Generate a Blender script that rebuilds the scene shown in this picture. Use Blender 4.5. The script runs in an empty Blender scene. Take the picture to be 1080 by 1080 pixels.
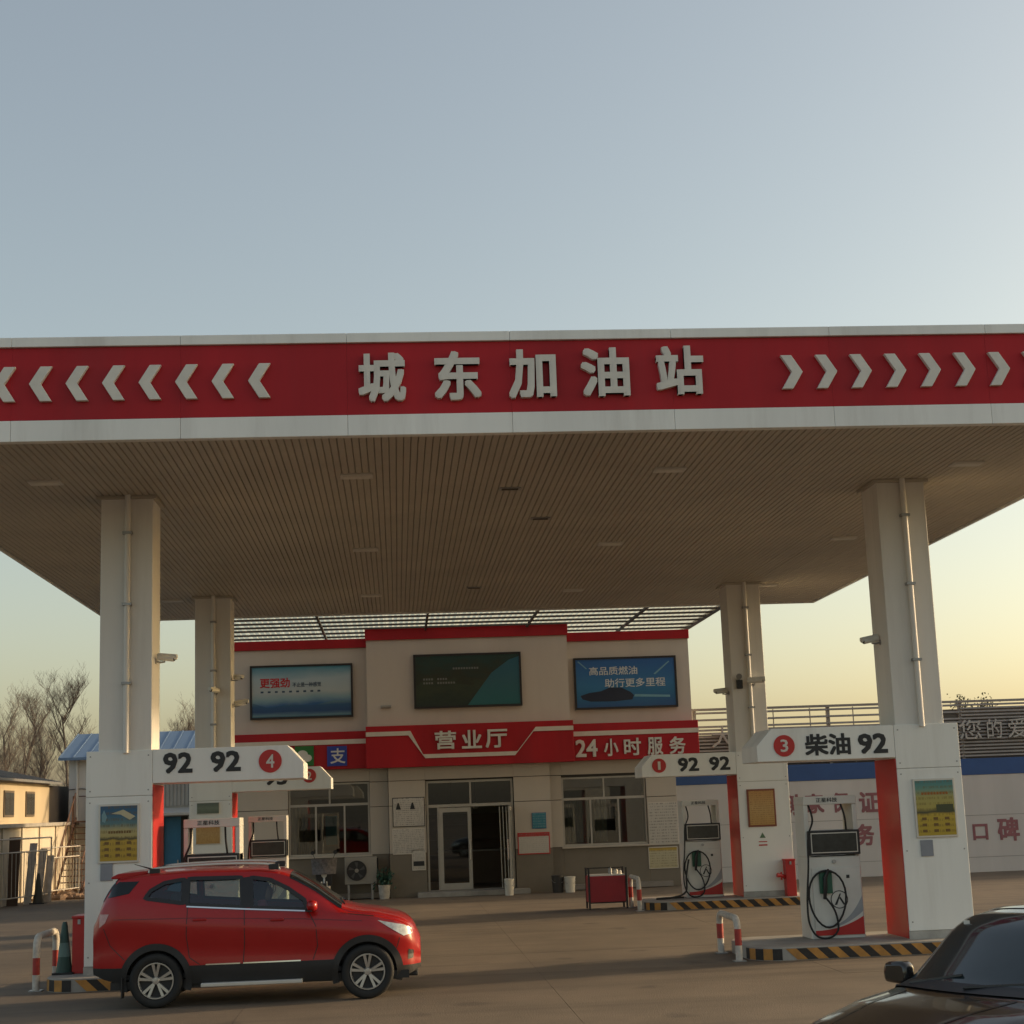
import bpy, bmesh, math, random
from mathutils import Vector, Matrix
random.seed(7)
R = math.radians
sc = bpy.context.scene
COL = sc.collection

# ---------------------------------------------------------------- camera
CAM_H = 2.4
F_PX, PITCH, ROLL, YAW = 1673.2, R(10.48), R(2.10), R(4.43)   # focal length in pixels of the 1080 px photograph
def ray(u, v):
    """direction through pixel (u, v) of the 1080 px photograph"""
    a = (u - 540) / F_PX; b = (540 - v) / F_PX
    X = a * math.cos(ROLL) + b * math.sin(ROLL); U = -a * math.sin(ROLL) + b * math.cos(ROLL)
    d = math.cos(PITCH) - U * math.sin(PITCH); z = math.sin(PITCH) + U * math.cos(PITCH)
    return Vector((X * math.cos(YAW) + d * math.sin(YAW), -X * math.sin(YAW) + d * math.cos(YAW), z))
def at(u, v, Y):
    r = ray(u, v); t = Y / r.y
    return Vector((r.x * t, Y, CAM_H + r.z * t))
def pxbox(u0, v0, u1, v1, Y):
    um, vm = (u0 + u1) / 2, (v0 + v1) / 2
    return at(u0, vm, Y).x, at(u1, vm, Y).x, at(um, v1, Y).z, at(um, v0, Y).z
fwd = ray(540, 540); rgt = (ray(541, 540) - fwd).normalized(); upv = (ray(540, 539) - fwd).normalized(); fwd = fwd.normalized()
cam_d = bpy.data.cameras.new('camera'); cam = bpy.data.objects.new('camera', cam_d); COL.objects.link(cam)
M3 = Matrix((rgt, upv, -fwd)).transposed()
cam.matrix_world = Matrix.Translation((0, 0, CAM_H)) @ M3.to_4x4()
cam_d.sensor_width = 36; cam_d.lens = 36 * F_PX / 1080; cam_d.clip_start = .1; cam_d.clip_end = 3000
sc.camera = cam

# ---------------------------------------------------------------- sky, sun, exposure
SUN_EL, SUN_AZ = R(13), R(77)          # azimuth clockwise from +Y (the view), sun low on the right
world = bpy.data.worlds.new('World'); sc.world = world; world.use_nodes = True
wn = world.node_tree.nodes; wl = world.node_tree.links; wn.clear()
wo = wn.new('ShaderNodeOutputWorld'); wb = wn.new('ShaderNodeBackground'); sky = wn.new('ShaderNodeTexSky')
sky.sky_type = 'NISHITA'; sky.sun_disc = False; sky.sun_elevation = SUN_EL; sky.sun_rotation = SUN_AZ
sky.air_density = 1.0; sky.dust_density = 3.0; sky.ozone_density = 0.0; sky.altitude = 0
wb.inputs['Strength'].default_value = .10
veil = wn.new('ShaderNodeMix'); veil.data_type = 'RGBA'; veil.blend_type = 'ADD'; veil.inputs['Factor'].default_value = 1   # thin even haze over the whole sky
veil.inputs['B'].default_value = (.53, .46, .39, 1)
tint = wn.new('ShaderNodeMix'); tint.data_type = 'RGBA'; tint.blend_type = 'MULTIPLY'; tint.inputs['Factor'].default_value = 1; tint.inputs['B'].default_value = (.97, .985, .945, 1)
wl.new(sky.outputs[0], tint.inputs['A']); wl.new(tint.outputs['Result'], veil.inputs['A'])
wl.new(veil.outputs['Result'], wb.inputs['Color']); wl.new(wb.outputs[0], wo.inputs['Surface'])
sl = bpy.data.lights.new('sun', 'SUN'); sun = bpy.data.objects.new('sun', sl); COL.objects.link(sun)
sl.energy = 2.0; sl.angle = R(2.5); sl.color = (1, .74, .46)
sdir = Vector((math.sin(SUN_AZ) * math.cos(SUN_EL), math.cos(SUN_AZ) * math.cos(SUN_EL), math.sin(SUN_EL)))
sun.rotation_euler = sdir.to_track_quat('Z', 'Y').to_euler(); sun.location = (40, 20, 30)
vs = sc.view_settings; vs.view_transform = 'Standard'; vs.look = 'None'; vs.gamma = 1; vs.exposure = 0.9; vs.use_curve_mapping = False

# ---------------------------------------------------------------- materials
MATS = {}
def mat(name, col, rough=.6, metal=0., var=.12, vscale=3., bump=0., bscale=60., dirt=0., dcol=(.10, .08, .06), spec=.5, streak=False, coat=0.):
    if name in MATS: return MATS[name]
    m = bpy.data.materials.new(name); m.use_nodes = True; MATS[name] = m
    n = m.node_tree.nodes; l = m.node_tree.links; b = n['Principled BSDF']
    b.inputs['Roughness'].default_value = rough; b.inputs['Metallic'].default_value = metal
    b.inputs['Specular IOR Level'].default_value = spec
    if coat: b.inputs['Coat Weight'].default_value = coat; b.inputs['Coat Roughness'].default_value = .05
    tc = n.new('ShaderNodeNewGeometry'); mp = n.new('ShaderNodeMapping'); l.new(tc.outputs['Position'], mp.inputs['Vector'])
    if streak: mp.inputs['Scale'].default_value = (1, 1, .15)
    no = n.new('ShaderNodeTexNoise'); no.inputs['Scale'].default_value = vscale; no.inputs['Detail'].default_value = 8; no.inputs['Roughness'].default_value = .62
    l.new(mp.outputs[0], no.inputs['Vector'])
    rp = n.new('ShaderNodeValToRGB'); rp.color_ramp.elements[0].position = .3; rp.color_ramp.elements[1].position = .72
    lo = [c * (1 - var) for c in col]; hi = [min(1, c * (1 + var * .6)) for c in col]
    rp.color_ramp.elements[0].color = (*lo, 1); rp.color_ramp.elements[1].color = (*hi, 1)
    l.new(no.outputs['Fac'], rp.inputs[0]); out = rp.outputs[0]
    if dirt:
        n2 = n.new('ShaderNodeTexNoise'); n2.inputs['Scale'].default_value = vscale * .7; n2.inputs['Detail'].default_value = 10; n2.inputs['Roughness'].default_value = .7
        m2 = n.new('ShaderNodeMapping'); m2.inputs['Location'].default_value = (3, 7, 1); l.new(tc.outputs['Position'], m2.inputs['Vector'])
        if streak: m2.inputs['Scale'].default_value = (2.2, 2.2, .2)
        l.new(m2.outputs[0], n2.inputs['Vector'])
        r2 = n.new('ShaderNodeValToRGB'); r2.color_ramp.elements[0].position = .5; r2.color_ramp.elements[1].position = .75
        r2.color_ramp.elements[0].color = (0, 0, 0, 1); r2.color_ramp.elements[1].color = (dirt, dirt, dirt, 1)
        l.new(n2.outputs['Fac'], r2.inputs[0])
        mx = n.new('ShaderNodeMix'); mx.data_type = 'RGBA'; l.new(r2.outputs[0], mx.inputs['Factor']); l.new(out, mx.inputs['A']); mx.inputs['B'].default_value = (*dcol, 1)
        out = mx.outputs['Result']
    l.new(out, b.inputs['Base Color'])
    rr = n.new('ShaderNodeMapRange'); rr.inputs['To Min'].default_value = max(0, rough - .08); rr.inputs['To Max'].default_value = min(1, rough + .1)
    l.new(no.outputs['Fac'], rr.inputs['Value']); l.new(rr.outputs[0], b.inputs['Roughness'])
    if bump:
        n3 = n.new('ShaderNodeTexNoise'); n3.inputs['Scale'].default_value = bscale; n3.inputs['Detail'].default_value = 6; l.new(tc.outputs['Position'], n3.inputs['Vector'])
        bp = n.new('ShaderNodeBump'); bp.inputs['Strength'].default_value = bump; bp.inputs['Distance'].default_value = .02
        l.new(n3.outputs['Fac'], bp.inputs['Height']); l.new(bp.outputs[0], b.inputs['Normal'])
    return m
def glass(name, tint, refl=.08, rough=.02):
    if name in MATS: return MATS[name]
    m = bpy.data.materials.new(name); m.use_nodes = True; MATS[name] = m
    n = m.node_tree.nodes; l = m.node_tree.links; n.clear()
    o = n.new('ShaderNodeOutputMaterial'); t = n.new('ShaderNodeBsdfTransparent'); t.inputs[0].default_value = (*tint, 1)
    g = n.new('ShaderNodeBsdfGlossy'); g.inputs['Roughness'].default_value = rough; g.inputs['Color'].default_value = (.9, .95, 1, 1)
    lw = n.new('ShaderNodeFresnel'); lw.inputs['IOR'].default_value = 1.45
    ad = n.new('ShaderNodeMath'); ad.operation = 'ADD'; ad.inputs[1].default_value = refl; ad.use_clamp = True
    mx = n.new('ShaderNodeMixShader'); l.new(lw.outputs[0], ad.inputs[0]); l.new(ad.outputs[0], mx.inputs[0])
    l.new(t.outputs[0], mx.inputs[1]); l.new(g.outputs[0], mx.inputs[2]); l.new(mx.outputs[0], o.inputs[0])
    return m
def print_mat(name, stops, axis='Z', lines=0, ink=(.1, .1, .1), lam=.35, noise=.25, nscale=5, rough=.35, diag=0.):
    """flat print: colour bands along one axis of the sheet, soft picture noise and rows of small unreadable type"""
    m = bpy.data.materials.new(name); m.use_nodes = True
    n = m.node_tree.nodes; l = m.node_tree.links; b = n['Principled BSDF']; b.inputs['Roughness'].default_value = rough
    tc = n.new('ShaderNodeTexCoord'); sp = n.new('ShaderNodeSeparateXYZ'); l.new(tc.outputs['Generated'], sp.inputs[0])
    no = n.new('ShaderNodeTexNoise'); no.inputs['Scale'].default_value = nscale; no.inputs['Detail'].default_value = 6; l.new(tc.outputs['Generated'], no.inputs['Vector'])
    a1 = n.new('ShaderNodeMath'); a1.operation = 'MULTIPLY_ADD'; l.new(no.outputs['Fac'], a1.inputs[0]); a1.inputs[1].default_value = noise
    a0 = n.new('ShaderNodeMath'); a0.operation = 'MULTIPLY_ADD'; l.new(sp.outputs['X'], a0.inputs[0]); a0.inputs[1].default_value = diag; l.new(sp.outputs[axis], a0.inputs[2])
    a2 = n.new('ShaderNodeMath'); a2.operation = 'SUBTRACT'; l.new(a0.outputs[0], a2.inputs[0]); a2.inputs[1].default_value = noise * .5
    l.new(a2.outputs[0], a1.inputs[2])
    rp = n.new('ShaderNodeValToRGB'); e = rp.color_ramp.elements
    while len(e) < len(stops): e.new(.5)
    for k, (p, c) in enumerate(stops): e[k].position = p; e[k].color = (*c, 1)
    l.new(a1.outputs[0], rp.inputs[0]); out = rp.outputs[0]
    if lines:
        wv = n.new('ShaderNodeMath'); wv.operation = 'MULTIPLY'; wv.inputs[1].default_value = lines; l.new(sp.outputs['Z'], wv.inputs[0])
        fr = n.new('ShaderNodeMath'); fr.operation = 'FRACT'; l.new(wv.outputs[0], fr.inputs[0])
        gt = n.new('ShaderNodeMath'); gt.operation = 'GREATER_THAN'; gt.inputs[1].default_value = .55; l.new(fr.outputs[0], gt.inputs[0])
        n4 = n.new('ShaderNodeTexNoise'); n4.inputs['Scale'].default_value = 1; m4 = n.new('ShaderNodeMapping'); m4.inputs['Scale'].default_value = (40, 1, lines * .5)
        l.new(tc.outputs['Generated'], m4.inputs[0]); l.new(m4.outputs[0], n4.inputs['Vector'])
        g2 = n.new('ShaderNodeMath'); g2.operation = 'GREATER_THAN'; g2.inputs[1].default_value = .5; l.new(n4.outputs['Fac'], g2.inputs[0])
        mu = n.new('ShaderNodeMath'); mu.operation = 'MULTIPLY'; l.new(gt.outputs[0], mu.inputs[0]); l.new(g2.outputs[0], mu.inputs[1])
        m5 = n.new('ShaderNodeMath'); m5.operation = 'MULTIPLY'; m5.inputs[1].default_value = lam; l.new(mu.outputs[0], m5.inputs[0])
        mx = n.new('ShaderNodeMix'); mx.data_type = 'RGBA'; l.new(m5.outputs[0], mx.inputs['Factor']); l.new(out, mx.inputs['A']); mx.inputs['B'].default_value = (*ink, 1)
        out = mx.outputs['Result']
    l.new(out, b.inputs['Base Color'])
    return m
WHITE = mat('white_paint', (.66, .66, .63), .45, var=.08, vscale=1.5, dirt=.25, dcol=(.38, .35, .30), streak=True)
PILLAR = mat('pillar_paint', (.72, .70, .66), .5, var=.10, vscale=1.2, dirt=.35, dcol=(.36, .33, .29), streak=True)
FASCIA = mat('fascia_panel', (.79, .80, .77), .4, var=.12, vscale=.8, dirt=.4, dcol=(.33, .30, .26), streak=True)
RED = mat('sign_red', (.42, .016, .024), .5, spec=.25, var=.22, vscale=.8, dirt=.35, dcol=(.24, .03, .035), streak=True)
REDP = mat('red_paint', (.48, .022, .02), .4, var=.12, vscale=2)
LETTER = mat('letter_white', (.66, .64, .58), .5, var=.10, vscale=4, dirt=.2, dcol=(.4, .37, .3))
CREAM = mat('cream_trim', (.64, .58, .50), .5, var=.08)
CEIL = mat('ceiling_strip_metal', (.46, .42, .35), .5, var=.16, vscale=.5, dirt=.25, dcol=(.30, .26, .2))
DARK = mat('dark_gap', (.05, .045, .04), .8); GAP = mat('ceiling_gap', (.16, .14, .115), .8)
BLACK = mat('black_plastic', (.018, .018, .02), .45, var=.2)
RUBBER = mat('rubber', (.02, .02, .02), .75, var=.3, vscale=20)
STEEL = mat('grey_steel', (.36, .36, .36), .4, .7, var=.2)
ALU = mat('aluminium', (.62, .60, .56), .4, .5, var=.1)
CHROME = mat('chrome', (.75, .75, .75), .15, 1., var=.05)
WALL = mat('wall_stucco', (.55, .495, .43), .75, var=.08, vscale=.9, bump=.15, bscale=90, dirt=.18, dcol=(.42, .37, .31), streak=True)
DADO = mat('dado_grey', (.19, .16, .12), .6, var=.12, vscale=1.5, dirt=.3, dcol=(.12, .10, .08))
TILE = mat('wall_tile', (.50, .44, .365), .5, var=.07, vscale=.8, dirt=.15, dcol=(.38, .33, .27), streak=True)
PUMPW = mat('pump_white', (.66, .65, .60), .35, var=.06, dirt=.15, dcol=(.42, .38, .32))
GLASS = glass('window_glass', (.36, .37, .33), .05); FRAME = mat('window_frame_metal', (.42, .39, .34), .45, .3, var=.12)
CARGLASS = glass('car_glass', (.62, .70, .67), .05)
CONCRETE = mat('concrete', (.168, .129, .091), .85, var=.28, vscale=.55, bump=.35, bscale=45, dirt=.5, dcol=(.105, .082, .06))
def wear(m):
    """tyre scuffs along the lanes and oil drips"""
    n = m.node_tree.nodes; l = m.node_tree.links; b = n['Principled BSDF']; src = b.inputs['Base Color'].links[0].from_socket
    g = n.new('ShaderNodeNewGeometry'); mp = n.new('ShaderNodeMapping'); mp.inputs['Scale'].default_value = (.10, 1.5, 1); l.new(g.outputs['Position'], mp.inputs[0])
    a = n.new('ShaderNodeTexNoise'); a.inputs['Scale'].default_value = 1.3; a.inputs['Detail'].default_value = 6; l.new(mp.outputs[0], a.inputs['Vector'])
    r = n.new('ShaderNodeMapRange'); r.inputs['From Min'].default_value = .5; r.inputs['From Max'].default_value = .72; r.inputs['To Max'].default_value = .6; l.new(a.outputs['Fac'], r.inputs['Value'])
    v = n.new('ShaderNodeTexVoronoi'); v.inputs['Scale'].default_value = .75; w = n.new('ShaderNodeTexNoise'); w.inputs['Scale'].default_value = 3.5; l.new(g.outputs['Position'], w.inputs['Vector'])
    vm = n.new('ShaderNodeVectorMath'); vm.operation = 'MULTIPLY_ADD'; l.new(w.outputs['Color'], vm.inputs[0]); vm.inputs[1].default_value = (.5, .5, 0); l.new(g.outputs['Position'], vm.inputs[2]); l.new(vm.outputs[0], v.inputs['Vector'])
    r2 = n.new('ShaderNodeMapRange'); r2.inputs['From Min'].default_value = .20; r2.inputs['From Max'].default_value = .07; r2.inputs['To Max'].default_value = .75; l.new(v.outputs['Distance'], r2.inputs['Value'])
    mx = n.new('ShaderNodeMath'); mx.operation = 'MAXIMUM'; l.new(r.outputs[0], mx.inputs[0]); l.new(r2.outputs[0], mx.inputs[1])
    c = n.new('ShaderNodeMix'); c.data_type = 'RGBA'; l.new(mx.outputs[0], c.inputs['Factor']); l.new(src, c.inputs['A']); c.inputs['B'].default_value = (.085, .066, .05, 1); l.new(c.outputs['Result'], b.inputs['Base Color'])
wear(CONCRETE)
KERBC = mat('kerb_concrete', (.33, .31, .28), .85, var=.25, vscale=2, bump=.3, dirt=.4, dcol=(.17, .15, .13))
YEL = mat('kerb_yellow', (.50, .24, .055), .7, var=.3, vscale=6, dirt=.5, dcol=(.16, .10, .06))
KBLK = mat('kerb_black', (.035, .03, .027), .75, var=.4, vscale=6)
EARTH = mat('bare_earth', (.17, .14, .105), .95, var=.4, vscale=.4, bump=.5, bscale=12, dirt=.4)
BLUE = mat('sign_blue', (.03, .085, .25), .5, var=.1)
BARK = mat('bark', (.125, .10, .085), .9, var=.3, vscale=4)

# ---------------------------------------------------------------- mesh helpers
W = {}
class MB:
    def __init__(s): s.v = []; s.f = []
    def add(s, vs_, fs): o = len(s.v); s.v += [tuple(p) for p in vs_]; s.f += [tuple(i + o for i in f) for f in fs]; return s
    def box(s, x0, x1, y0, y1, z0, z1):
        return s.add([(x0, y0, z0), (x1, y0, z0), (x1, y1, z0), (x0, y1, z0), (x0, y0, z1), (x1, y0, z1), (x1, y1, z1), (x0, y1, z1)],
                     [(0, 3, 2, 1), (4, 5, 6, 7), (0, 1, 5, 4), (1, 2, 6, 5), (2, 3, 7, 6), (3, 0, 4, 7)])
    def prism(s, poly, a0, a1, plane='xz'):
        n = len(poly); P = {'xz': lambda p, a: (p[0], a, p[1]), 'xy': lambda p, a: (p[0], p[1], a), 'yz': lambda p, a: (a, p[0], p[1])}[plane]
        return s.add([P(p, a0) for p in poly] + [P(p, a1) for p in poly],
                     [tuple(range(n)), tuple(range(2 * n - 1, n - 1, -1))] + [(i, i + n, (i + 1) % n + n, (i + 1) % n) for i in range(n)])
    def tube(s, pts, r, n=8, caps=True):
        pts = [Vector(p) for p in pts]; rs = r if isinstance(r, (list, tuple)) else [r] * len(pts); vs_ = []; fs = []
        prev = None
        for i, p in enumerate(pts):
            d = (pts[min(i + 1, len(pts) - 1)] - pts[max(i - 1, 0)]).normalized()
            if prev is None: prev = d.orthogonal().normalized()
            a = (prev - d * prev.dot(d)); a = a.normalized() if a.length > 1e-6 else d.orthogonal().normalized(); prev = a; b = d.cross(a)
            for k in range(n):
                t = 2 * math.pi * k / n; vs_.append(p + (a * math.cos(t) + b * math.sin(t)) * rs[i])
        for i in range(len(pts) - 1):
            for k in range(n): fs.append((i * n + k, i * n + (k + 1) % n, (i + 1) * n + (k + 1) % n, (i + 1) * n + k))
        if caps: fs.append(tuple(range(n - 1, -1, -1))); fs.append(tuple((len(pts) - 1) * n + k for k in range(n)))
        return s.add(vs_, fs)
    def cyl(s, c, r, h, axis='z', n=20):
        d = {'x': (h, 0, 0), 'y': (0, h, 0), 'z': (0, 0, h)}[axis]; c = Vector(c)
        return s.tube([c, c + Vector(d)], r, n)
    def ring(s, c, r0, r1, y0, y1, n=24, a0=0, a1=2 * math.pi):
        """annulus standing in the xz plane, thick along y"""
        vs_ = []; fs = []; full = abs(a1 - a0 - 2 * math.pi) < 1e-6; m = n if full else n + 1
        for i in range(m):
            t = a0 + (a1 - a0) * i / n
            for r, y in ((r0, y0), (r1, y0), (r1, y1), (r0, y1)): vs_.append((c[0] + r * math.cos(t), y, c[1] + r * math.sin(t)))
        for i in range(n):
            j = (i + 1) % m
            for k in range(4): fs.append((i * 4 + k, i * 4 + (k + 1) % 4, j * 4 + (k + 1) % 4, j * 4 + k))
        if not full: fs += [(0, 1, 2, 3), (m * 4 - 1, m * 4 - 2, m * 4 - 3, m * 4 - 4)]
        return s.add(vs_, fs)
    def disc(s, c, r, y0, y1, n=24): return s.prism([(c[0] + r * math.cos(2 * math.pi * k / n), c[1] + r * math.sin(2 * math.pi * k / n)) for k in range(n)], y0, y1)
    def lathe(s, c, prof, n=16):
        vs_ = []; fs = []
        for r, z in prof:
            for k in range(n): t = 2 * math.pi * k / n; vs_.append((c[0] + r * math.cos(t), c[1] + r * math.sin(t), c[2] + z))
        for i in range(len(prof) - 1):
            for k in range(n): fs.append((i * n + k, i * n + (k + 1) % n, (i + 1) * n + (k + 1) % n, (i + 1) * n + k))
        fs.append(tuple(range(n - 1, -1, -1))); fs.append(tuple((len(prof) - 1) * n + k for k in range(n)))
        return s.add(vs_, fs)
    def mesh(s, name, off=(0, 0, 0)):
        me = bpy.data.meshes.new(name); me.from_pydata([(p[0] - off[0], p[1] - off[1], p[2] - off[2]) for p in s.v], [], s.f); me.update()
        bm = bmesh.new(); bm.from_mesh(me); bmesh.ops.recalc_face_normals(bm, faces=bm.faces); bm.to_mesh(me); bm.free()
        return me
def finish(o, bevel, smooth):
    if smooth: o.data.shade_smooth(); o.data.set_sharp_from_angle(angle=R(smooth if smooth > 1 else 40))
    if bevel:
        b = o.modifiers.new('bevel', 'BEVEL'); b.width = bevel; b.segments = 2; b.limit_method = 'ANGLE'; b.angle_limit = R(40)
def part(name, mb, m, parent, bevel=0, smooth=0, label=None):
    off = W.get(parent, (0, 0, 0)); me = mb.mesh(name, off); me.materials.append(m)
    o = bpy.data.objects.new(name, me); COL.objects.link(o); o.parent = parent; W[o] = off
    if label: o['label'] = label
    finish(o, bevel, smooth); return o
def tag(o, label=None, cat=None, group=None, kind=None):
    if label: o['label'] = label
    if cat: o['category'] = cat
    if group: o['group'] = group
    if kind: o['kind'] = kind
    return o
def thing(name, label, cat, loc=(0, 0, 0), group=None, rotz=0, local=False):
    o = bpy.data.objects.new(name, None); COL.objects.link(o); o.location = loc; o.rotation_euler = (0, 0, rotz); o.empty_display_size = .2
    W[o] = (0, 0, 0) if local else tuple(loc); return tag(o, label, cat, group)
def solo(name, mb, m, label, cat, loc=(0, 0, 0), group=None, bevel=0, smooth=0):
    me = mb.mesh(name, loc); me.materials.append(m); o = bpy.data.objects.new(name, me); COL.objects.link(o); o.location = loc; W[o] = tuple(loc)
    finish(o, bevel, smooth); return tag(o, label, cat, group)
def struct(name, mb, m, bevel=0):
    me = mb.mesh(name); me.materials.append(m); o = bpy.data.objects.new(name, me); COL.objects.link(o); W[o] = (0, 0, 0); finish(o, bevel, 0); o['kind'] = 'structure'; return o
def inst(name, me, parent, loc, scale=None):
    """a piece that shares its mesh with its neighbours; loc in world coordinates"""
    o = bpy.data.objects.new(name, me); COL.objects.link(o); o.parent = parent; off = W.get(parent, (0, 0, 0))
    o.location = [loc[i] - off[i] for i in range(3)]
    if scale: o.scale = scale
    return o
def copy_tree(o, parent=None):
    c = o.copy(); COL.objects.link(c); c.parent = parent
    for ch in o.children: copy_tree(ch, c)
    return c
def glyphs(s):
    cu = bpy.data.curves.new('t', 'FONT'); cu.body = s; cu.extrude = .5; cu.resolution_u = 2
    ob = bpy.data.objects.new('t', cu); COL.objects.link(ob); dg = bpy.context.evaluated_depsgraph_get()
    me = bpy.data.meshes.new_from_object(ob.evaluated_get(dg)); vs_ = [tuple(v.co) for v in me.vertices]; fs = [tuple(p.vertices) for p in me.polygons]
    bpy.data.objects.remove(ob); bpy.data.curves.remove(cu); bpy.data.meshes.remove(me); return vs_, fs
GC = {}
def text(name, s, box, y, depth, m, parent, bold=.0, shear=0):
    """lettering filling box = x0, x1, z0, z1, its face turned to -Y at y - depth"""
    if s not in GC: GC[s] = glyphs(s)
    v0, fs = GC[s]; mb = MB(); x0, x1, z0, z1 = box
    sh = [(0, 0)] if not bold else [(bold * i, bold * j) for i in (-1, 0, 1) for j in (-1, 0, 1)]
    xs = [v[0] for v in v0]; ys = [v[1] for v in v0]; X0, X1, Y0, Y1 = min(xs) - bold, max(xs) + bold, min(ys) - bold, max(ys) + bold
    for i, (a, b) in enumerate(sh):          # heavier strokes: copies shifted a little, each slightly thicker so that no faces coincide
        dd = depth + i * min(.0006, depth * .12)
        mb.add([(x0 + (v[0] + a - X0) / (X1 - X0) * (x1 - x0), y - (v[2] + .5) * dd, z0 + (v[1] + b - Y0) / (Y1 - Y0) * (z1 - z0)) for v in v0], fs)
    return part(name, mb, m, parent)
def sheet(name, x0, x1, z0, z1, y, m, parent):
    return part(name, MB().add([(x0, y, z0), (x1, y, z0), (x1, y, z1), (x0, y, z1)], [(0, 1, 2, 3)]), m, parent)

def sum_box(L):
    mb = MB()
    for b in L: mb.box(*b)
    return mb

# ================================================================ ground
g = MB(); g.add([(-900, -300, -.05), (900, -300, -.05), (900, 1500, -.05), (-900, 1500, -.05)], [(0, 1, 2, 3)])
ground = struct('ground', g, EARTH)
fore = struct('forecourt_pavement', MB().box(-22, 34, 2, 52, -.09, -.002), CONCRETE)
slab = MB().box(0, 3.9965, 0, 4.9965, -.1, 0).mesh('concrete_slab'); slab.materials.append(CONCRETE)
for i in range(14):
    for j in range(10):
        x, y = -22 + 4 * i, 2 + 5 * j
        if x < -10 and y > 46: continue
        o = inst('concrete_slab', slab, fore, (x, y, random.uniform(-.0015, .0015)))
        bv = o.modifiers.new('bevel', 'BEVEL'); bv.width = .0015; bv.segments = 1

# ================================================================ canopy
XL, XR, YF, YB, ZC = -7.11, 10.89, 20.55, 40.3, 7.31
ZRB, ZRT, ZT = 7.575, 8.556, 8.69
can = thing('station_canopy', 'large flat canopy with red sign fascia and strip ceiling on four white pillars', 'canopy', (1.9, 30, 0))
core = MB().box(XL + .06, XR - .06, YF + .06, YB - .06, ZC + .07, ZT - .25)
part('roof_deck', core, mat('deck_steel', (.30, .28, .25), .6), can)
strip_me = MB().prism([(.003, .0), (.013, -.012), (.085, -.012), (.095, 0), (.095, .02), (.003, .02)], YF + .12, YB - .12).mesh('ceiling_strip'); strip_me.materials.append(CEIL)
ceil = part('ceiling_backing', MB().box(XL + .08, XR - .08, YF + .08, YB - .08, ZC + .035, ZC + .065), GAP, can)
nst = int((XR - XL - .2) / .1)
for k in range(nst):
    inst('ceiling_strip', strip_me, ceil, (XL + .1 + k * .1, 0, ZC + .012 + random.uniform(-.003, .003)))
# fascia: panels joint by joint on the four sides
fas = part('fascia_backing', MB().box(XL + .05, XR - .05, YF + .05, YF + .12, ZC + .02, ZT - .02).box(XL + .05, XR - .05, YB - .12, YB - .05, ZC + .02, ZT - .02)
           .box(XL + .05, XL + .12, YF + .12, YB - .12, ZC + .02, ZT - .02).box(XR - .12, XR - .05, YF + .12, YB - .12, ZC + .02, ZT - .02), STEEL, can)
xs = [XL + .0]; x0 = at(13, 360, YF).x
while x0 < XR: xs.append(x0); x0 += 2.19
xs = [x for x in xs if x < XR - .3] + [XR]
xs = sorted(set(round(x, 3) for x in xs)); 
if xs[1] - xs[0] < .3: xs.pop(1)
for a, b in zip(xs[:-1], xs[1:]):
    part('white_band_panel', MB().box(a + .0018, b - .0018, YF, YF + .05, ZC - .02, ZRB - .004), FASCIA, fas, bevel=.006)
    part('red_fascia_panel', MB().box(a + .0008, b - .0008, YF + .012 + random.uniform(-.002, .002), YF + .05, ZRB, ZRT), RED, fas)
    part('top_trim_panel', MB().box(a + .0018, b - .0018, YF - .035, YF + .05, ZRT + .004, ZT), FASCIA, fas, bevel=.006)
part('soffit_trim', MB().box(XL + .02, XR - .02, YF + .05, YF + .16, ZC - .015, ZC + .015), FASCIA, fas)
for X0, X1, nm in ((XL, XL + .05, 'l'), (XR - .05, XR, 'r')):
    part('white_band_panel', MB().box(X0, X1, YF + .053, YB - .053, ZC - .02, ZRB - .004), FASCIA, fas)
    part('red_fascia_panel', MB().box(X0 + .006, X1 - .006, YF + .053, YB - .053, ZRB, ZRT), RED, fas)
    part('top_trim_panel', MB().box(X0 - .02, X1 + .02, YF + .053, YB - .053, ZRT + .004, ZT), FASCIA, fas)
part('white_band_panel', MB().box(XL, XR, YB - .05, YB, ZC - .02, ZRB - .004), FASCIA, fas)
part('red_fascia_panel', MB().box(XL, XR, YB - .05, YB - .01, ZRB, ZRT), RED, fas)
part('top_trim_panel', MB().box(XL, XR, YB - .05, YB + .03, ZRT + .004, ZT), FASCIA, fas)
YS = YF + .012
zc0 = (ZRB + ZRT) / 2 - .015
def chevron(tip, d, z):   # d = +1: point to the right
    w, h, t = .145, .235, .15
    pts = [(0, 0), (-w, h), (-w - t, h), (-t, 0), (-w - t, -h), (-w, -h)]
    part('chevron', MB().prism([(tip + d * a, z + b) for a, b in pts], YS - .07, YS - .002), LETTER, fas, bevel=.006)
for i in range(9):
    x = at(262 - 38.4 * i, 402, YS).x
    if x - .05 > XL: chevron(x, -1, zc0)
for i in range(9):
    x = at(845 + 36.4 * i, 388, YS).x
    if x + .05 < XR: chevron(x, 1, zc0)
for ch, a, b in (('城', 378, 428), ('东', 458, 507), ('加', 536, 586), ('油', 612, 663), ('站', 691, 741)):
    u = (a + b) / 2; v0 = 399.5 + (u - 403) * -.024
    bx = pxbox(a, v0 - 25.5, b, v0 + 25.5, YS)
    text('letter', ch, bx, YS - .002, .08, LETTER, fas, bold=.028)
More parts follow.
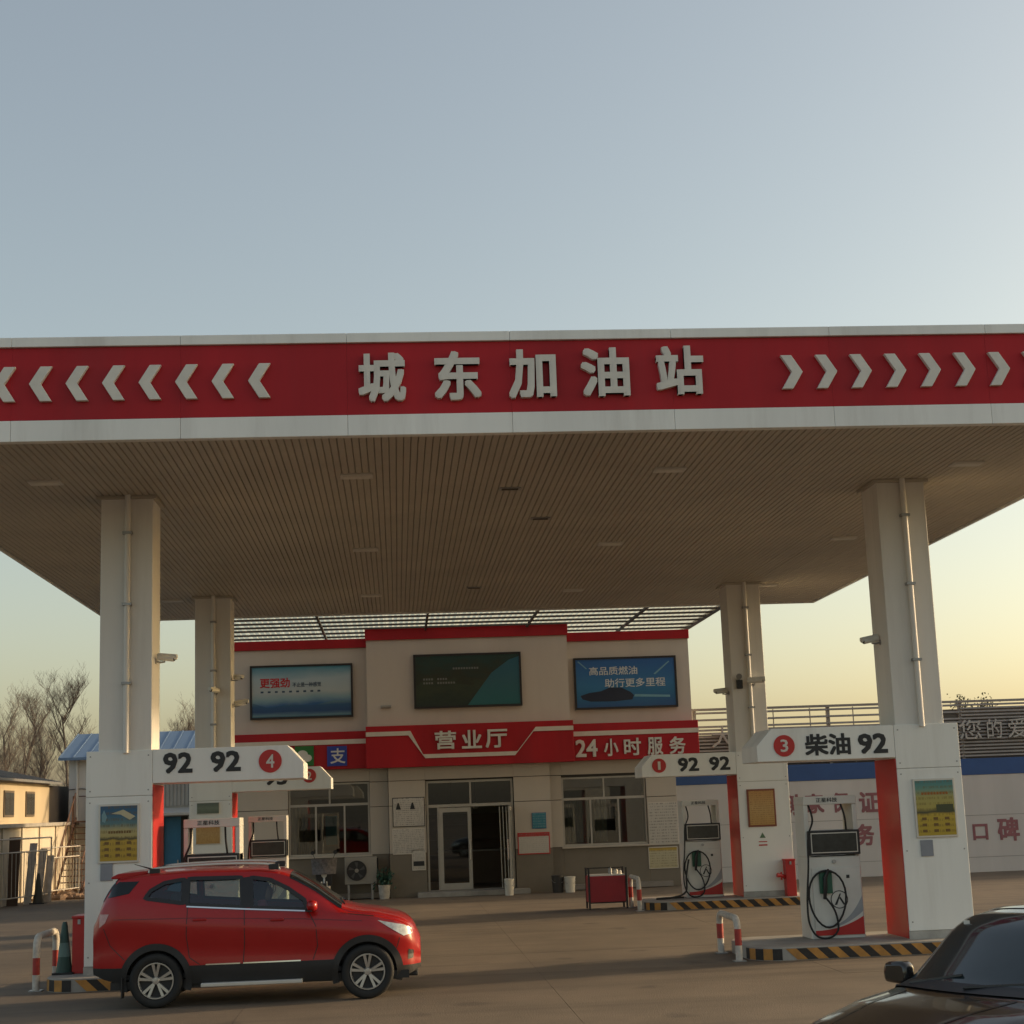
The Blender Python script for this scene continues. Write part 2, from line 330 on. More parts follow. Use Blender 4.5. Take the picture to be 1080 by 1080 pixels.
# recessed lamps and hatches
LIT = mat('lamp_diffuser', (.62, .60, .54), .4)
k = 0
for Y, row in ((23.2, 'front'), (30.0, 'middle'), (36.6, 'rear')):
    for X, nm in ((-5.04, 'left'), (-.5, 'centre left'), (4.2, 'centre right'), (8.8, 'right')):
        t = thing('ceiling_lamp', f'rectangular lamp in the {row} row of the canopy ceiling, {nm} column', 'lamp', (X, Y, ZC), group='canopy ceiling lamps')
        part('frame', MB().box(X - .24, X + .24, Y - .14, Y + .14, ZC - .03, ZC + .0155), ALU, t, bevel=.008)
        part('lens', MB().box(X - .20, X + .20, Y - .10, Y + .10, ZC - .038, ZC - .026), LIT, t)
for X, Y, nm in ((1.87, 24.4, 'nearest the sign letters'), (1.84, 35.75, 'near the back edge'), (2.59, 27.1, 'in the middle')):
    t = thing('ceiling_hatch', f'small dark louvred hatch in the canopy ceiling {nm}', 'hatch', (X, Y, ZC))
    part('frame', MB().box(X - .17, X + .17, Y - .09, Y + .09, ZC - .02, ZC + .0155), STEEL, t)
    part('opening', MB().box(X - .13, X + .13, Y - .06, Y + .06, ZC - .024, ZC - .012), DARK, t)

# ================================================================ pillars
def pillar(x0, x1, y0, label):
    t = thing('pillar', label, 'pillar', ((x0 + x1) / 2, y0 + .4, 0), group='canopy pillars'); d = .8; xm = (x0 + x1) / 2
    sh = part('shaft', MB().box(x0, x1, y0, y0 + d, 0, ZC - .002), PILLAR, t, bevel=.012)
    part('drain_pipe', MB().tube([(xm + .02, y0 - .055, 3.38), (xm + .02, y0 - .055, ZC + .01)], .045, 10), PILLAR, t, smooth=40)
    for z in (4.4, 5.6, 6.7): part('pipe_clip', MB().box(xm - .05, xm + .09, y0 - .115, y0 + .002, z, z + .04), STEEL, t)
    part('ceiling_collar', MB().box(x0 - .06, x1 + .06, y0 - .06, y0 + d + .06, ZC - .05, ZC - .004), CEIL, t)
    return t
pillar(-4.45, -3.665, 24.39, 'white square pillar with drain pipe behind the red car')
pillar(7.74, 8.52, 24.39, 'white square pillar with drain pipe above the diesel sign arm')
pillar(-4.48, -3.68, 36.13, 'white square rear pillar in front of the left wing of the shop')
pillar(7.72, 8.50, 36.13, 'white square rear pillar in front of the right end of the shop')

# ================================================================ pump islands
def island(yk, xa, xb, end, label):
    """kerbed island from xa to xb, yk the near kerb; the end towards the lane is rounded"""
    d = 2.05; t = thing('pump_island', label, 'island', ((xa + xb) / 2, yk + d / 2, 0), group='pump islands'); h = .19
    n = 8; poly = []; r = .5
    for (cx, cy, a0) in ((xb - r, yk + r, -90), (xb - r, yk + d - r, 0), (xa + r, yk + d - r, 90), (xa + r, yk + r, 180)):
        for i in range(n + 1): a = R(a0 + 90 * i / n); poly.append((cx + r * math.cos(a), cy + r * math.sin(a)))
    part('island_slab', MB().prism(poly, -.02, h, 'xy'), KERBC, t, bevel=.015)
    # painted hazard blocks round the near face and the ends
    def blk(p, q, m, sl):
        dx, dy = q[0] - p[0], q[1] - p[1]; L = math.hypot(dx, dy); nx, ny = dy / L * .006, -dx / L * .006; ex, ey = dx / L * sl, dy / L * sl
        z0, z1 = .008, h - .022
        part('hazard_stripe', MB().add([(p[0] + nx + ex, p[1] + ny + ey, z0), (q[0] + nx + ex, q[1] + ny + ey, z0), (q[0] + nx, q[1] + ny, z1), (p[0] + nx, p[1] + ny, z1)], [(0, 1, 2, 3)]), m, t)
    x = xa + r - .02; i = 0; w = .158
    while x + w + .2 < xb - .1:
        blk((x, yk), (x + w, yk), (YEL, KBLK)[i % 2], .17); x += w; i += 1
    for (cx, a0, a1) in ((xa + r, 180, 262), (xb - r, 285, 360)):
        m = 5
        for j in range(m):
            b0, b1 = R(a0 + (a1 - a0) * j / m), R(a0 + (a1 - a0) * (j + 1) / m)
            blk((cx + r * math.cos(b0), yk + r + r * math.sin(b0)), (cx + r * math.cos(b1), yk + r + r * math.sin(b1)), (KBLK, YEL)[j % 2], 0)
    return t
K1, K2 = 23.95, 35.7
island(K1, -5.15, -1.6, 1, 'kerbed pump island with hazard stripes behind the red car')
island(K1, 5.2, 9.3, -1, 'kerbed pump island with yellow and black stripes under the diesel pump')
island(K2, -5.2, -1.6, 1, 'rear kerbed pump island on the left, hidden behind the red car')
island(K2, 5.45, 9.25, -1, 'rear kerbed pump island with hazard stripes beside the red trolley')
IH = .19

def circle_no(t, arm, x, z, r, y, num):
    part('number_disc', MB().disc((x, z), r, y - .012, y - .001, 32), REDP, arm)
    text('number', num, (x - r * (.36 if num != '1' else .18), x + r * (.36 if num != '1' else .2), z - r * .58, z + r * .58), y - .012, .004, LETTER, arm, bold=.012)
CABW = mat('cabinet_white', (.79, .80, .77), .4, var=.07, vscale=1.2, dirt=.32, dcol=(.44, .42, .38), streak=True)
INK = mat('ink_black', (.02, .022, .025), .5)
def gantry(yk, side, x0, x1, xe, label):
    """sign box round a pillar with an arm over the lane; side = +1 arm to the right"""
    y0, y1 = yk + .4, yk + 1.5; t = thing('sign_gantry', label, 'sign', ((x0 + x1) / 2, y0 + .5, IH), group='pillar sign gantries')
    xin = x1 if side > 0 else x0
    part('cabinet', MB().box(x0 + .01, x1 - .01, y0 + .01, y1 - .01, IH, 3.40), KERBC, t)
    for za, zb in ((IH + .12, 2.742), (2.748, 3.42)): part('cladding_panel', MB().box(x0, x1, y0, y1, za, zb), CABW, t, bevel=.008)
    part('plinth', MB().box(x0 - .006, x1 + .006, y0 - .006, y1 + .006, IH, IH + .115), mat('plinth_grey', (.42, .41, .38), .6, var=.25, vscale=4, dirt=.5, dcol=(.2, .17, .14)), t)
    for bx_ in (x0 + .06, x1 - .06):
        for bz in (IH + .25, 1.5, 2.66, 2.83, 3.34): part('rivet', MB().disc((bx_, bz), .012, y0 - .005, y0 + .001, 8), STEEL, t)
    part('red_side_panel', MB().box(*(sorted((xin + side * .002, xin + side * .012))), y0 + .01, y1 - .01, IH + .01, 2.9), REDP, t)
    e = side
    poly = [(xin + e * .003, 2.92), (xe, 2.92), (xe, 3.16), (xe - e * .24, 3.42), (xin + e * .003, 3.42)]
    arm = part('arm', MB().prism(poly, y0 + .002, y1 - .002), CABW, t, bevel=.008)
    return t, arm, y0
YA = K1 + .4
t, arm, y0 = gantry(K1, 1, -4.62, -3.645, -1.40, 'white pillar box with arm reading 92 92 and red disc 4')
for u0, u1, s in ((172, 203, '92'), (222, 254, '92')): text('price_grade', s, pxbox(u0, 793 if s else 0, u1, 817, y0)[:2] + (3.055, 3.365), y0 + .002, .006, INK, arm, bold=.028)
circle_no(t, arm, at(285, 803, y0).x, 3.19, .172, y0 + .002, '4')
t, arm, y0 = gantry(K1, -1, 7.70, 8.72, 5.53, 'white pillar box with arm reading diesel 92 and red disc 3')
text('price_grade', '柴油', pxbox(849, 776, 897, 798, y0)[:2] + (2.99, 3.32), y0 + .002, .006, INK, arm, bold=.028)
text('price_grade', '92', pxbox(905, 774, 936, 797, y0)[:2] + (2.99, 3.30), y0 + .002, .006, INK, arm, bold=.028)
circle_no(t, arm, at(827, 788, y0).x, 3.155, .165, y0 + .002, '3')
t, arm, y0 = gantry(K2, 1, -4.60, -3.66, -1.47, 'rear pillar box with arm and red disc 2, partly hidden behind arm 4')
text('price_grade', '95', pxbox(279, 810, 303, 825, y0)[:2] + (3.04, 3.36), y0 + .002, .006, INK, arm, bold=.028)
circle_no(t, arm, at(326, 818, y0).x, 3.22, .155, y0 + .002, '2')
t, arm, y0 = gantry(K2, -1, 7.70, 8.88, 5.53, 'rear pillar box with arm reading 92 92 and red disc 1')
for u0, u1 in ((715, 737), (748, 770)): text('price_grade', '92', pxbox(u0, 797, u1, 815, y0)[:2] + (3.02, 3.33), y0 + .002, .006, INK, arm, bold=.028)
circle_no(t, arm, at(695, 807, y0).x, 3.17, .16, y0 + .002, '1')

# ---------------------------------------------------------------- fuel pumps
def pump(x0, yk, side, label, hose_out=True):
    """dispenser 0.85 wide; origin at its near left foot"""
    y0 = yk + 1.05; x1 = x0 + .85; y1 = y0 + .62; z0 = IH; xm = (x0 + x1) / 2
    t = thing('fuel_pump', label, 'fuel pump', (xm, y0 + .3, z0), group='fuel pumps')
    body = part('lower_cabinet', MB().box(x0, x1, y0, y1, z0, 1.44), PUMPW, t, bevel=.015)
    part('service_door', MB().box(x0 + .06, x1 - .02, y0 - .018, y0 - .002, z0 + .05, 1.27), PUMPW, body, bevel=.006)
    # swoosh at the foot
    sw = [(x0 + .06, z0 + .055)] + [(x0 + .06 + .77 * i / 14, z0 + .13 + .02 * math.sin(i) * 0 + .2 * (i / 14) ** 2.2) for i in range(15)] + [(x1 - .02, z0 + .055)]
    part('red_swoosh', MB().prism(sw, y0 - .022, y0 - .016), REDP, body)
    gs = [(x0 + .25 + .58 * i / 14, z0 + .17 + .235 * (i / 14) ** 2.0) for i in range(15)] + [(x0 + .25 + .58 * i / 14, z0 + .20 + .44 * (i / 14) ** 2.4) for i in range(14, -1, -1)]
    part('grey_swoosh', MB().prism(gs, y0 - .0215, y0 - .016), mat('swoosh_grey', (.33, .35, .37), .4), body)
    lg = part('emblem_ring', MB().ring((xm + .04, .78), .125, .138, y0 - .022, y0 - .016, 28), INK, body)
    part('emblem_stroke', MB().prism([(xm + .05, .87), (xm + .07, .87), (xm + .0, .70), (xm - .04, .70)], y0 - .0225, y0 - .016), INK, lg)
    part('emblem_stroke', MB().prism([(xm + .04, .80), (xm + .06, .82), (xm + .13, .70), (xm + .10, .70)], y0 - .0235, y0 - .016), INK, lg)
    for sx in (x0, x1 - .07): part('post', MB().box(sx, sx + .07, y0 + .02, y1 - .02, 1.44, 2.24), PUMPW, t, bevel=.008)
    top = part('top_bar', MB().box(x0, x1, y0, y1, 2.24, 2.37), PUMPW, t, bevel=.01)
    text('maker_name', '正星科技', (xm - .22, xm + .12, 2.275, 2.345), y0, .003, INK, top, bold=.012)
    d = part('display_housing', MB().box(x0 + .03, x1 + .0, y0 - .05, y1 - .1, 1.46, 1.84), BLACK, t, bevel=.01)
    part('display_bezel', MB().box(x0 + .07, x1 - .04, y0 - .056, y0 - .049, 1.495, 1.805).box(x0 + .085, x1 - .055, y0 - .0565, y0 - .049, 1.51, 1.79), ALU, d)
    part('display_screen', MB().box(x0 + .085, x1 - .055, y0 - .061, y0 - .05, 1.51, 1.79), mat('lcd', (.035, .04, .04), .18, var=.3, vscale=8), d)
    part('lock_knob', MB().disc((xm, 1.36), .03, y0 - .03, y0 + .01, 14), STEEL, t)
    part('label_plate', MB().box(x1 - .25, x1 - .20, y0 - .024, y0 - .017, 1.10, 1.15), INK, body)
    # holster, nozzle and hose on the lane side
    hx = x0 + .2
    part('holster', MB().box(hx - .04, hx + .16, y0 - .075, y0 - .017, .88, 1.22), mat('nozzle_green', (.02, .10, .06), .5), t, bevel=.01)
    part('nozzle', MB().tube([(hx + .02, y0 - .08, .80), (hx + .03, y0 - .12, .95), (hx + .04, y0 - .11, 1.12), (hx + .08, y0 - .13, 1.22), (hx + .10, y0 - .09, 1.24)], [.026, .032, .034, .026, .018], 8), BLACK, t, smooth=50)
    H_ = []
    a = Vector((x0 - .05, y0 + .12, 2.3))
    pts = [(x0 + .10, y0 + .1, 2.24), (x0 + .11, y0 - .07, 2.0), (x0 + .02, y0 - .09, 1.75), (x0 - .01, y0 - .1, 1.3), (x0 - .06, y0 - .1, .8), (x0 - .05, y0 - .09, .45), (x0 + .07, y0 - .08, .24), (x0 + .28, y0 - .08, .22),
           (x0 + .40, y0 - .09, .35), (x0 + .36, y0 - .10, .62), (hx + .03, y0 - .11, .82)]
    part('hose', MB().tube(smooth_path(pts, 6), .016, 7), RUBBER, t, smooth=60)
    pts = [(x0 + .62, y0 + .1, 2.24), (x0 + .64, y0 - .02, 2.05), (x0 + .66, y0 + .02, 1.84)]
    part('hose', MB().tube(smooth_path(pts, 5), .016, 7), RUBBER, t, smooth=60)
    lp = [(x0 + .0 + .26 + .29 * math.sin(a_) * (1 + .08 * math.cos(a_)), y0 - .10 - .02 * math.sin(2 * a_), .80 + .43 * math.cos(a_)) for a_ in [2 * math.pi * i / 26 for i in range(27)]]
    part('hose', MB().tube(lp, .016, 7), RUBBER, t, smooth=60)
    return t
def smooth_path(P, n):
    P = [Vector(p) for p in P]; out = []
    for i in range(len(P) - 1):
        a, b, c, d = P[max(i - 1, 0)], P[i], P[i + 1], P[min(i + 2, len(P) - 1)]
        for k in range(n):
            s = k / n; out.append(.5 * ((2 * b) + (c - a) * s + (2 * a - 5 * b + 4 * c - d) * s * s + (3 * b - a - 3 * c + d) * s ** 3))
    out.append(P[-1]); return out
pump(6.36, K1, -1, 'white fuel pump with coiled black hose and green nozzle under the diesel arm')
pump(-3.27, K1, 1, 'white fuel pump showing its open top frame just above the red car roof')
pump(6.52, K2, -1, 'white fuel pump under arm 1 beside a red panel, near the shop')
pump(-3.36, K2, 1, 'white fuel pump with dark display left of the shop window, behind the red car')

# ---------------------------------------------------------------- posters on the pillar boxes
def poster(x0, x1, z0, z1, y, m, label, fm=None, fw=.03, extra=None):
    t = thing('poster', label, 'poster', ((x0 + x1) / 2, y, z0))
    f = part('frame', MB().box(x0 - fw, x1 + fw, y - .03, y - .001, z0 - fw, z1 + fw), fm or ALU, t, bevel=.005)
    sheet('print', x0, x1, z0, z1, y - .033, m, t)
    return t
AD1 = print_mat('ad_print_oil', [(0, (.42, .28, .03)), (.36, (.46, .31, .04)), (.40, (.05, .05, .03)), (.44, (.40, .33, .12)), (.55, (.42, .36, .16)), (.68, (.10, .19, .20)), (.85, (.03, .12, .22)), (1, (.03, .09, .18))], noise=.12, nscale=4, lines=9, ink=(.12, .08, .02), lam=.5)
x0, x1, z0, z1 = pxbox(106, 850, 145, 908, YA); t = poster(x0, x1, z0, z1, YA, AD1, 'yellow and blue advertising poster on the pillar box behind the red car')
yp = YA - .034; w_, h_ = x1 - x0, z1 - z0
P_ = lambda L: [(x0 + a * w_, z0 + b * h_) for a, b in L]
part('swoosh_print', MB().prism(P_([(.30, .86), (.62, .93), (.95, .80), (.80, .74), (.55, .84)]), yp - .002, yp), mat('print_pale', (.50, .46, .30), .4), t)
part('drop_print', MB().prism(P_([(.05, .72), (.13, .70), (.18, .80), (.10, .93), (.04, .84)]), yp - .002, yp), mat('print_sky', (.18, .32, .36), .4), t)
[part('icon_print', MB().box(x0 + (.12 + .3 * c_) * w_, x0 + (.24 + .3 * c_) * w_, yp - .002, yp, z0 + (.08 + .11 * r_) * h_, z0 + (.13 + .11 * r_) * h_), mat('print_brown', (.16, .09, .02), .4), t) for r_ in range(3) for c_ in range(3)]
part('type_print', sum_box([(x0 + (.22 + .07 * c_) * w_, x0 + (.27 + .07 * c_) * w_, yp - .002, yp, z0 + .50 * h_, z0 + .545 * h_) for c_ in range(9)]), mat('print_brown', (.16, .09, .02), .4), t)
AD2 = print_mat('ad_print_gold', [(0, (.42, .30, .03)), (.38, (.46, .33, .04)), (.42, (.05, .05, .03)), (.50, (.38, .32, .08)), (.7, (.36, .32, .10)), (.85, (.12, .26, .22)), (1, (.05, .20, .22))], noise=.08, nscale=3, lines=10, ink=(.15, .10, .02), lam=.45)
x0, x1, z0, z1 = pxbox(966, 823, 1006, 881, YA); t = poster(x0, x1, z0, z1, YA, AD2, 'yellow advertising poster on the pillar box behind the black car')
w_, h_ = x1 - x0, z1 - z0
part('dark_print', MB().box(x0 + .52 * w_, x1 - .02, yp - .002, yp, z0 + .42 * h_, z0 + .56 * h_), mat('print_moss', (.06, .07, .03), .4), t)
part('type_print', sum_box([(x0 + (.15 + .08 * c_) * w_, x0 + (.21 + .08 * c_) * w_, yp - .002, yp, z0 + .74 * h_, z0 + .785 * h_) for c_ in range(9)]), mat('print_rust', (.34, .12, .02), .4), t)
[part('icon_print', MB().box(x0 + (.12 + .3 * c_) * w_, x0 + (.24 + .3 * c_) * w_, yp - .002, yp, z0 + (.06 + .11 * r_) * h_, z0 + (.11 + .11 * r_) * h_), mat('print_brown', (.16, .09, .02), .4), t) for r_ in range(3) for c_ in range(3)]
NOTE = print_mat('notice_print', [(0, (.46, .27, .08)), (.5, (.50, .32, .12)), (1, (.48, .25, .07))], noise=.1, lines=16, ink=(.25, .10, .03), lam=.5)
YA2 = K2 + .4
x0, x1, z0, z1 = pxbox(790, 834, 816, 870, YA2); poster(x0, x1, z0, z1, YA2, NOTE, 'orange notice in a brown frame on the rear right pillar box', mat('brown_frame', (.22, .06, .03), .5), .04)
x0, x1, z0, z1 = pxbox(207, 869, 232, 890, YA2); poster(x0, x1, z0, z1, YA2, NOTE, 'orange notice on the rear left pillar box, seen through pump 4', ALU, .015)
GRN = print_mat('green_picture', [(0, (.10, .12, .09)), (.5, (.16, .20, .15)), (1, (.08, .11, .09))], noise=.5, nscale=6)
x0, x1, z0, z1 = pxbox(208, 847, 231, 858, YA2); poster(x0, x1, z0, z1, YA2, GRN, 'small dark green picture plate above the orange notice on rear left box', ALU, .012)
GREYB = mat('grey_box', (.24, .26, .30), .5)
for u0, v0, u1, v1, lab in ((106, 911, 119, 929, 'small grey plate under the yellow and blue poster'), (971, 886, 984, 903, 'small grey plate under the yellow poster on the right')):
    x0, x1, z0, z1 = pxbox(u0, v0, u1, v1, YA); solo('grey_plate', MB().box(x0, x1, YA - .02, YA - .001, z0, z1), GREYB, lab, 'plate', ((x0 + x1) / 2, YA, z0), bevel=.004)
x0, x1, z0, z1 = pxbox(800, 878, 809, 892, YA2)
t = thing('warning_mark', 'small green tree mark with red lines on the rear right pillar box', 'mark', ((x0 + x1) / 2, YA2, z0))
part('tree_mark', MB().prism([(x0 + .03, z1 - .12), (x1 - .03, z1 - .12), ((x0 + x1) / 2, z1)], YA2 - .006, YA2 - .001), mat('mark_green', (.10, .18, .10), .6), t)
part('line', MB().box(x0, x1, YA2 - .006, YA2 - .001, z0 + .08, z0 + .10).box(x0, x1, YA2 - .006, YA2 - .001, z0, z0 + .03), REDP, t)

# ---------------------------------------------------------------- guard hoops, cones, boxes on the islands
WP = mat('hoop_white', (.56, .52, .46), .6, var=.25, vscale=8, dirt=.8, dcol=(.22, .17, .13))
RP = mat('hoop_red', (.40, .04, .032), .6, var=.25, vscale=8, dirt=.7, dcol=(.2, .06, .04))
def hoop(x, ya, yb, h, label, lean=0.):
    t = thing('guard_hoop', label, 'barrier', (x, (ya + yb) / 2, 0), group='red and white guard hoops'); r = .052; c = .16
    for y, s in ((ya, 1), (yb, -1)):
        part('foot_plate', MB().box(x - .09, x + .09, y - .09, y + .09, 0, .015), STEEL, t)
        part('white_band', MB().cyl((x, y, .01), r, .22, n=14), WP, t, smooth=40); part('red_band', MB().cyl((x, y, .23), r, .24, n=14), RP, t, smooth=40)
        part('white_band', MB().tube([(x, y, .47), (x, y, h - c)] + [(x + lean * (1 - math.cos(a)) * .2, y + s * c * (1 - math.cos(a)), h - c + c * math.sin(a)) for a in (R(22), R(45), R(68), R(90))], r, 14), WP, t, smooth=40)
    part('top_rail', MB().tube([(x + lean * .2, ya + c, h), (x + lean * .2, yb - c, h)], r * .98, 14), WP, t, smooth=40)
hoop(-5.30, 24.35, 25.7, .76, 'red and white guard hoop at the end of the left front island')
hoop(5.02, 24.15, 25.5, .62, 'red and white guard hoop before the diesel pump')
hoop(5.30, 35.9, 37.2, .70, 'red and white guard hoop beside the red trolley')
t = thing('traffic_cone', 'dark green cone standing between the hoop and the left pillar box', 'cone', (-4.98, 24.75, IH))
part('base', MB().box(-5.13, -4.83, 24.6, 24.9, IH, IH + .03), BLACK, t, bevel=.005)
part('cone_body', MB().lathe((-4.98, 24.75, IH + .03), [(.125, 0), (.10, .15), (.07, .42), (.045, .66), (.03, .72)], 18), mat('cone_green', (.03, .075, .06), .5), t, smooth=40)
part('white_lettering', MB().lathe((-4.98, 24.75, IH + .03), [(.095, .22), (.073, .42)], 18), mat('cone_band', (.12, .20, .18), .5), t, smooth=40)
def red_box(x0, x1, y0, y1, z0, z1, label, hose=False):
    t = thing('extinguisher_box', label, 'box', ((x0 + x1) / 2, (y0 + y1) / 2, z0))
    part('case', MB().box(x0, x1, y0, y1, z0, z1 - .04), REDP, t, bevel=.008); part('lid', MB().box(x0 - .01, x1 + .01, y0 - .01, y1 + .01, z1 - .038, z1), REDP, t, bevel=.006)
    if hose: part('hose_nozzle', MB().tube([(x0 - .002, y0 + .1, z0 + .42), (x0 - .08, y0 + .06, z0 + .45), (x0 - .2, y0 + .03, z0 + .47)], [.05, .035, .05], 8).tube([(x0 - .1, y0 + .05, z0 + .36), (x0 - .1, y0 + .05, z0 + .53)], .02, 6), REDP, t)
    part('latch', MB().box((x0 + x1) / 2 - .02, (x0 + x1) / 2 + .02, y0 - .02, y0 - .001, z1 - .12, z1 - .05), STEEL, t)
red_box(-4.86, -4.66, 24.7, 25.2, IH, 1.02, 'tall red extinguisher box against the left front pillar box')
red_box(8.76, 8.92, 25.2, 25.6, IH, .95, 'red extinguisher box right of the right front pillar box')
red_box(8.62, 8.84, 35.82, 36.08, IH, 1.0, 'tall red extinguisher box at the foot of the rear right pillar box', True)


# ================================================================ shop building
YW, YBAY = 45.6, 45.32
shop = thing('station_shop', 'two storey cream station shop with red sign band and dark windows', 'building', (2.0, 49, 0))
BX0, BX1 = -4.65, 8.52
GX1 = 7.95
# --- upper storey
part('upper_wall', MB().box(BX0, -.80, YW, 53, 4.6, 7.0), WALL, shop)
part('upper_wall', MB().box(4.95, BX1, YW, 53, 4.6, 7.0), WALL, shop)
bay = part('bay_wall', MB().box(-.80, 4.95, YBAY, 53, 4.6, 7.17), WALL, shop)
part('red_cornice', MB().box(BX0 - .03, -.803, YW - .06, YW + .25, 7.0, 7.26), RED, shop, bevel=.008)
part('red_cornice', MB().box(4.953, BX1 + .03, YW - .06, YW + .25, 7.0, 7.26), RED, shop, bevel=.008)
part('red_cornice', MB().box(-.83, 4.98, YBAY - .06, YBAY + .25, 7.17, 7.52), RED, shop, bevel=.008)
part('flat_roof', MB().box(BX0, BX1, YW + .26, 53, 7.003, 7.12), STEEL, shop)
# --- sign band
bl = part('sign_band', MB().box(BX0, -.85, YW - .35, YW - .002, 3.58, 4.62), RED, shop, bevel=.01)
br = part('sign_band', MB().box(5.0, 8.62, YW - .35, YW - .002, 3.58, 4.62), RED, shop, bevel=.01)
bc = part('sign_band', MB().box(-.848, 4.998, YBAY - .35, YBAY - .002, 3.56, 4.72), RED, shop, bevel=.01)
yl, yc = YW - .35, YBAY - .35
part('cream_line', MB().box(BX0, -.86, yl - .025, yl - .002, 4.27, 4.40), CREAM, bl); part('cream_line', MB().box(5.01, 8.62, yl - .025, yl - .002, 4.27, 4.40), CREAM, br)
zt0, zt1 = 4.44, 4.56; zb0, zb1 = 3.79, 3.90
trap = [(-.846, zt0), (.34, zt0), (.80, zb0), (3.32, zb0), (3.86, zt0), (4.996, zt0), (4.996, zt1), (3.93, zt1), (3.39, zb1), (.74, zb1), (.40, zt1), (-.846, zt1)]
for a, b, c, d in ((0, 1, 10, 11), (1, 2, 9, 10), (2, 3, 8, 9), (3, 4, 7, 8), (4, 5, 6, 7)):
    part('cream_line', MB().prism([trap[i] for i in (a, b, c, d)], yc - .025, yc - .002), CREAM, bc)
for ch, a, b in (('营', 458.5, 481), ('业', 487, 508), ('厅', 512, 535)):
    bx = pxbox(a, 768, b, 792, yc); text('letter', ch, (bx[0], bx[1], 4.02, 4.53), yc - .002, .05, LETTER, bc, bold=.02)
for ch, a, b in (('24', 607, 630), ('小', 637, 652), ('时', 658, 676), ('服', 683, 699), ('务', 706, 723)):
    bx = pxbox(a, 780, b, 802, yl); text('letter', ch, (bx[0], bx[1], 3.68, 4.17), yl - .002, .04, LETTER, br, bold=.02)
x0, x1, z0, z1 = pxbox(345, 787, 366, 808, yl)
t = thing('payment_sign', 'square blue payment sign with white character on the red band', 'sign', ((x0 + x1) / 2, yl, z0))
part('plate', MB().box(x0, x1, yl - .03, yl - .002, z0, z1), mat('pay_blue', (.02, .05, .33), .4), t, bevel=.004)
text('character', '支', (x0 + .09, x1 - .05, z0 + .07, z1 - .06), yl - .03, .005, LETTER, t, bold=.012)
x0, x1, z0, z1 = pxbox(311, 787, 331, 808, yl)
t = thing('payment_sign', 'square green payment sign with white bubbles half hidden by arm 2', 'sign', ((x0 + x1) / 2, yl, z0))
part('plate', MB().box(x0, x1, yl - .03, yl - .002, z0, z1), mat('pay_green', (.02, .16, .03), .4), t, bevel=.004)
el = lambda cx, cz, a, b, y: MB().prism([(cx + a * math.cos(2 * math.pi * k / 20), cz + b * math.sin(2 * math.pi * k / 20)) for k in range(20)], y - .005, y)
part('bubble', el((x0 + x1) / 2 - .05, (z0 + z1) / 2 + .04, .15, .12, yl - .03), LETTER, t); part('bubble', el((x0 + x1) / 2 + .09, (z0 + z1) / 2 - .06, .12, .10, yl - .034), LETTER, t)
# --- billboards
def billboard(x0, x1, z0, z1, y, m, label):
    t = thing('billboard', label, 'billboard', ((x0 + x1) / 2, y, z0)); f = .055
    part('backing', MB().box(x0, x1, y - .09, y - .002, z0, z1), BLACK, t)
    part('frame', MB().box(x0, x1, y - .12, y - .0925, z0, z0 + f).box(x0, x1, y - .12, y - .0925, z1 - f, z1).box(x0, x0 + f, y - .12, y - .0925, z0 + f, z1 - f).box(x1 - f, x1, y - .12, y - .0925, z0 + f, z1 - f), BLACK, t)
    p = sheet('print', x0 + f, x1 - f, z0 + f, z1 - f, y - .096, m, t)
    return t, p, y - .096
S1 = print_mat('board_sea', [(0, (.06, .17, .24)), (.12, (.015, .06, .20)), (.25, (.03, .11, .26)), (.36, (.20, .33, .38)), (.50, (.40, .46, .46)), (.75, (.36, .46, .50)), (1, (.05, .24, .34))], noise=.25, nscale=2.2)
t, p, y = billboard(-4.10, -1.20, 5.04, 6.56, YW, S1, 'billboard with red characters over a pale sea on the left wing')
text('headline', '更强劲', (-3.82, -2.98, 5.92, 6.20), y, .004, mat('print_red', (.50, .02, .03), .4), p, bold=.02)
text('headline', '不止是一种感觉', (-2.90, -2.10, 5.93, 6.06), y, .004, mat('print_navy', (.03, .07, .13), .4), p, bold=.012)
part('caption', sum_box([(-3.80 + .2 * i, -3.80 + .2 * i + .08, y - .004, y - .001, 5.78, 5.83) for i in range(9)]), mat('print_navy', (.03, .07, .13), .4), p)
for k, (pts) in enumerate(([(-4.03, 5.12), (-1.27, 5.12), (-1.27, 5.50), (-1.75, 5.52), (-2.3, 5.40), (-3.0, 5.44), (-3.6, 5.36), (-4.03, 5.50)],)):
    part('hill_print', MB().prism(pts, y - .003, y - .001), print_mat('hill_print_mat', [(0, (.14, .26, .30)), (.3, (.02, .07, .18)), (.7, (.025, .09, .20)), (1, (.10, .20, .24))], noise=.3, nscale=3), p)
S2 = print_mat('board_dark', [(0, (.016, .03, .024)), (.45, (.035, .05, .03)), (.55, (.03, .035, .022)), (1, (.012, .05, .045))], noise=.8, nscale=9, rough=.3)
t, p, y = billboard(.53, 3.60, 5.19, 6.72, YBAY, S2, 'dark billboard with a teal corner above the shop door')
part('teal_corner', MB().prism([(2.05, 5.25), (3.545, 5.25), (3.545, 6.60), (3.25, 6.50), (2.75, 6.15)], y - .003, y - .001), print_mat('board_teal', [(0, (.02, .13, .14)), (.5, (.03, .12, .15)), (1, (.02, .11, .16))], noise=.3), p)
gp = mat('print_grey', (.16, .17, .16), .5)
